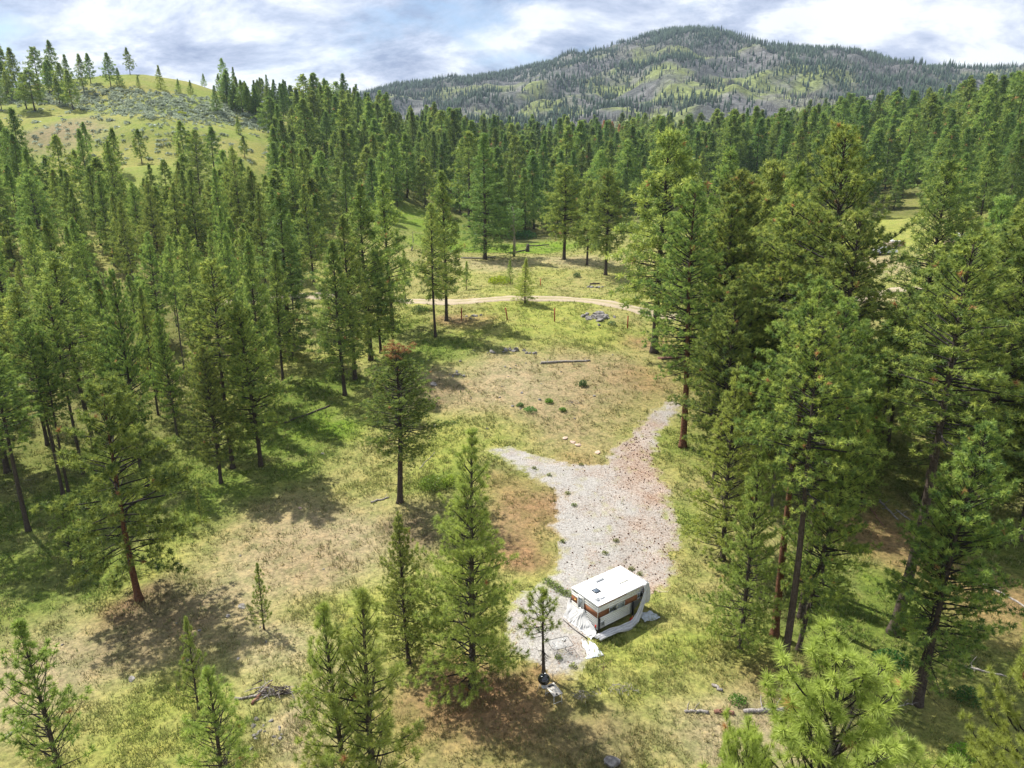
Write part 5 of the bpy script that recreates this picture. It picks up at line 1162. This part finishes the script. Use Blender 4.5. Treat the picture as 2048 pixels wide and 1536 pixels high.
# red fuel can under the cabover
lp = Matrix.Translation(Vector(CO)) @ Matrix.Rotation(CA, 4, 'Z') @ Vector((XB - .12, -.28, .03))
e = empty('fuel_can', lp, .4, 'small red and orange can below the jack at the front of the camper', 'can')
MB().box(-.11, .11, -.08, .08, 0, .26).obj('can_body', M['red'], e, bevel=.03); MB().tube([(0, 0, .26), (.04, 0, .33), (.1, 0, .42)], [.03, .022, .016], 8).obj('spout', M['orange'], e)
MB().box(-.07, .02, -.015, .015, .27, .31).obj('handle', M['red'], e)

# glass patio table
p = at_z(1121, 1286, .66); gzt = float(gz(p[0], p[1])); p = at_z(1121, 1286, .66 + gzt)
e = empty('patio_table', (p[0], p[1], gzt), .35, 'glass-topped patio table with bent metal legs on the gravel', 'table')
def rrect(a, b, r_, n=6):
    o = []
    for cx_, cy_, s0 in ((a - r_, b - r_, 0), (-a + r_, b - r_, 1), (-a + r_, -b + r_, 2), (a - r_, -b + r_, 3)):
        for k in range(n): t = (s0 + k / (n - 1)) * math.pi / 2; o.append((cx_ + r_ * math.cos(t), cy_ + r_ * math.sin(t)))
    return np.array(o)
def plate(o2, z0, z1):
    n_ = len(o2); V = np.vstack([np.c_[o2, np.full(n_, z0)], np.c_[o2, np.full(n_, z1)], [[0, 0, z0], [0, 0, z1]]]); i = np.arange(n_); j_ = (i + 1) % n_
    return V, np.stack([i, j_, n_ + j_, n_ + i], -1), np.vstack([np.stack([np.full(n_, 2 * n_), j_, i], -1), np.stack([np.full(n_, 2 * n_ + 1), n_ + i, n_ + j_], -1)])
V, Q, T = plate(rrect(.66, .48, .14), .645, .658); mb = MB(); mb.add(V, Q, T); mb.obj('table_top', M['frost'], e)
rim = np.c_[rrect(.67, .49, .15), np.full(24, .65)]; rim = np.vstack([rim, rim[:1]]); MB().tube(rim, .016, 6, caps=False).obj('rim', M['black'], e)
for sx in (-1, 1):
    for sy in (-1, 1):
        MB().tube([(sx * .42, sy * .28, .64), (sx * .25, sy * .17, .42), (sx * .30, sy * .2, .2), (sx * .5, sy * .36, .08), (sx * .56, sy * .4, .0)], .014, 6).obj('leg', M['black'], e)
for k, (x, y, hh_, m) in enumerate(((.2, .12, .12, 'cream'), (.3, .02, .09, 'black'), (.38, .16, .1, 'chrome'))):
    q = MB(); q.tube([(0, 0, 0), (0, 0, hh_)], [.035, .045], 10); o = q.obj('cup', M[m]); w = Matrix.Translation((p[0], p[1], gzt)) @ Matrix.Rotation(.35, 4, 'Z') @ Vector((x, y, .662)); o.location = w
    tag(o, ['small cream cup on the glass patio table', 'small black cup on the glass patio table', 'small steel cup on the glass patio table'][k], 'cup')
# kettle grill
g0 = at_z(1088, 1361, .74); gg = float(gz(g0[0], g0[1])); g0 = at_z(1088, 1361, .74 + gg)
e = empty('kettle_grill', (g0[0], g0[1], gg), .5, 'round black kettle grill beside the small bare-stemmed pine', 'grill'); e.scale = (1.18, 1.18, 1.1)
def lathe(pr, n=24):
    pr = np.array(pr); a = np.arange(n) * 2 * math.pi / n; V = np.stack([pr[:, None, 0] * np.cos(a), pr[:, None, 0] * np.sin(a), np.broadcast_to(pr[:, None, 1], (len(pr), n))], -1).reshape(-1, 3)
    Q = [(i * n + k, i * n + (k + 1) % n, (i + 1) * n + (k + 1) % n, (i + 1) * n + k) for i in range(len(pr) - 1) for k in range(n)]; return V, Q
q = MB(); q.add(*lathe([(.01, .47), (.12, .49), (.22, .56), (.28, .66), (.295, .74)])); q.obj('bowl', M['enamel'], e, True)
q = MB(); q.add(*lathe([(.305, .742), (.295, .82), (.25, .92), (.16, .99), (.06, 1.02), (.001, 1.025)])); lid = q.obj('lid', M['enamel'], e, True)
MB().tube([(-.06, 0, 1.02), (-.05, 0, 1.08), (.05, 0, 1.08), (.06, 0, 1.02)], .012, 6).obj('lid_handle', M['black'], lid)
MB().tube([(.12, .1, .985), (.12, .1, 1.0)], .045, 10).obj('damper', M['chrome'], lid)
for k in range(3):
    a = k * 2.094 + .6; MB().tube([(.17 * math.cos(a), .17 * math.sin(a), .52), (.33 * math.cos(a), .33 * math.sin(a), 0)], .013, 6).obj('leg', M['alu'], e)
MB().tube([(.29, .06, .70), (.38, .05, .70), (.38, -.05, .70), (.29, -.06, .70)], .012, 6).obj('side_handle', M['black'], e)
MB().tube([(0, 0, .3), (0, 0, .33)], [.14, .15], 12).obj('ash_pan', M['alu'], e)
# folding table
zt = .72; cs_ = [at_z(u, v, zt) for u, v in ((1108, 1369), (1126, 1390), (1107, 1397), (1089.5, 1374))]; cn = np.mean(cs_, 0); gg = float(gz(cn[0], cn[1]))
ex = (cs_[1] - cs_[0] + cs_[2] - cs_[3]) / 2; Lx = np.linalg.norm(ex); ang_ = math.atan2(ex[1], ex[0]); Wy = np.linalg.norm((cs_[0] - cs_[3] + cs_[1] - cs_[2]) / 2)
e = empty('folding_table', (cn[0], cn[1], gg), ang_, 'small tan folding table with white legs right of the grill', 'table')
a_, b_ = Lx / 2, Wy / 2
MB().box(-a_, a_, -b_, b_, zt - .03, zt).obj('table_top', M['tabletop'], e, bevel=.01)
MB().box(-a_ + .02, a_ - .02, -b_ + .02, b_ - .02, zt - .07, zt - .033).obj('apron', M['black'], e)
for sx in (-1, 1):
    for sy in (-1, 1): MB().tube([(sx * (a_ - .05), sy * (b_ - .05), zt - .05), (sx * (a_ - .02), sy * (b_ - .03), 0)], .014, 6).obj('leg', M['white'], e)
    MB().tube([(sx * (a_ - .03), -b_ + .04, .2), (sx * (a_ - .03), b_ - .04, .2)], .010, 6).obj('stretcher', M['white'], e)
w = lambda x, y, z: Matrix.Translation((cn[0], cn[1], gg)) @ Matrix.Rotation(ang_, 4, 'Z') @ Vector((x, y, z))
o = MB().box(-.06, .06, -.17, .17, .0, .025).obj('griddle', M['black'], bevel=.006); o.location = w(-a_ * .62, .0, zt + .002); o.rotation_euler = (0, 0, ang_); tag(o, 'flat dark griddle on the grill end of the folding table', 'griddle')
t_ = empty('tongs', w(-.02, -b_ * .55, zt + .002), ang_ + .25, 'thin dark tongs on the folding table', 'tongs')
for s in (-1, 1): MB().tube([(-.16, .0, .008), (.0, s * .018, .008), (.16, s * .012, .008)], .006, 5).obj('arm', M['black'], t_)
o = MB().box(-.05, .05, -.04, .04, 0, .05).obj('lighter_box', M['black'], bevel=.006); o.location = w(a_ * .86, -b_ * .2, zt + .002); tag(o, 'small black box at the outer end of the folding table', 'box')

# ------------------------------------------------------------------ far camp on the right
p = ground(1768, 508); e = empty('parked_car', p, .12, 'white car parked in the far right meadow, seen between the pines', 'car')
cL, cW = 4.9, 1.85
o2 = [(-2.4, .55), (-2.4, .95), (-1.9, 1.0), (-1.3, 1.48), (.5, 1.5), (1.25, 1.02), (2.3, .9), (2.45, .55), (2.4, .32), (-2.3, .32)]
V = [(x, -cW / 2, z) for x, z in o2] + [(x, cW / 2, z) for x, z in o2]; n_ = len(o2)
q = MB(); q.add(V, [(i, (i + 1) % n_, n_ + (i + 1) % n_, n_ + i) for i in range(n_)] + [(0, 9, 8, 7), (0, 7, 6, 1), (1, 6, 5, 2), (2, 5, 4, 3), (10, 17, 18, 19), (10, 11, 16, 17), (11, 12, 15, 16), (12, 13, 14, 15)]); q.obj('body', M['carpaint'], e, bevel=.05)
for s in (-1, 1):
    y = s * (cW / 2 + .004); MB().add([(-1.75, y, 1.03), (-1.25, y, 1.42), (-.35, y, 1.43), (-.35, y, 1.03)], [(0, 1, 2, 3)]).obj('side_window', M['glass'], e)
    MB().add([(-.28, y, 1.03), (-.28, y, 1.43), (.45, y, 1.44), (1.05, y, 1.03)], [(0, 1, 2, 3)]).obj('side_window', M['glass'], e)
    MB().box(2.38, 2.46, s * .7 - .16, s * .7 + .16, .62, .76).obj('headlight', M['frost'], e); MB().box(-2.44, -2.38, s * .72 - .14, s * .72 + .14, .72, .88).obj('tail_light', M['red'], e)
    for x in (-1.5, 1.5):
        wo = MB().tube([(x, s * (cW / 2 - .2), .32), (x, s * (cW / 2 + .01), .32)], .32, 16).obj('wheel', M['tyre'], e); MB().tube([(x, s * (cW / 2 - .1), .32), (x, s * (cW / 2 + .02), .32)], .18, 12).obj('rim', M['alu'], wo)
MB().add([(.55, -.8, 1.495), (.55, .8, 1.495), (1.22, .86, 1.06), (1.22, -.86, 1.06)], [(0, 1, 2, 3)]).obj('windscreen', M['glass'], e).location = (.01, 0, .02)
MB().add([(-1.36, -.8, 1.475), (-1.36, .8, 1.475), (-1.86, .86, 1.05), (-1.86, -.86, 1.05)], [(0, 3, 2, 1)]).obj('rear_window', M['glass'], e).location = (-.01, 0, .02)
p = ground(1786, 497); e = empty('utility_trailer', p, .1, 'tan box trailer with white bundles on top behind the white car', 'trailer')
MB().box(-2.0, 2.0, -1, 1, .55, 1.5).obj('box', M['tan'], e, bevel=.03); MB().box(-1.9, 1.9, -1.0, 1.0, .44, .54).obj('chassis', M['black'], e)
for s in (-1, 1): wo = MB().tube([(0, s * .95, .3), (0, s * 1.1, .3)], .3, 14).obj('wheel', M['tyre'], e)
MB().tube([(2.0, 0, .5), (3.1, 0, .45)], .05, 6).obj('drawbar', M['black'], e)
for x, s_ in ((-.6, .6), (.5, .45), (1.4, .4)):
    mo = rock_mesh(np.random.default_rng(int(x * 10 + 90)), s_, s_ * .8, s_ * .6, 'bundle', 'white'); o = link('bundle', mo, e); o.location = (x, 0, 1.5 + s_ * .4)
p = ground(1908, 490); e = empty('shed', p, .25, 'small shed with a white roof among the pines on the far right', 'shed')
MB().box(-1.6, 1.6, -1.3, 1.3, -.1, 2.1).obj('wall', M['tan'], e); MB().box(-.45, .45, -1.34, -1.302, 0, 1.9).obj('door', M['green'], e)
q = MB(); q.add([(-1.9, -1.6, 2.1), (1.9, -1.6, 2.1), (1.9, 1.6, 2.5), (-1.9, 1.6, 2.5), (-1.9, -1.6, 2.2), (1.9, -1.6, 2.2), (1.9, 1.6, 2.62), (-1.9, 1.6, 2.62)], [(0, 3, 2, 1), (4, 5, 6, 7), (0, 1, 5, 4), (1, 2, 6, 5), (2, 3, 7, 6), (3, 0, 4, 7)]); q.obj('roof', M['roofwhite'], e)

# ------------------------------------------------------------------ air
hz = MB(); hz.box(-2600, 2600, -350, 2350, -40, 420); ho = hz.data('haze'); o = link('haze', ho)
hm = bpy.data.materials.new('pale_air'); hm.use_nodes = True; nt = hm.node_tree; nt.nodes.clear()
pv = N(nt, 'ShaderNodeVolumePrincipled', inp={'Density': .00009, 'Anisotropy': .2}); pv.inputs['Color'].default_value = (.62, .78, 1, 1)
oo = N(nt, 'ShaderNodeOutputMaterial'); nt.links.new(pv.outputs[0], oo.inputs['Volume']); ho.materials.append(hm)
tag(o, 'thin blue air between the valley and the mountain', 'haze', kind='stuff')
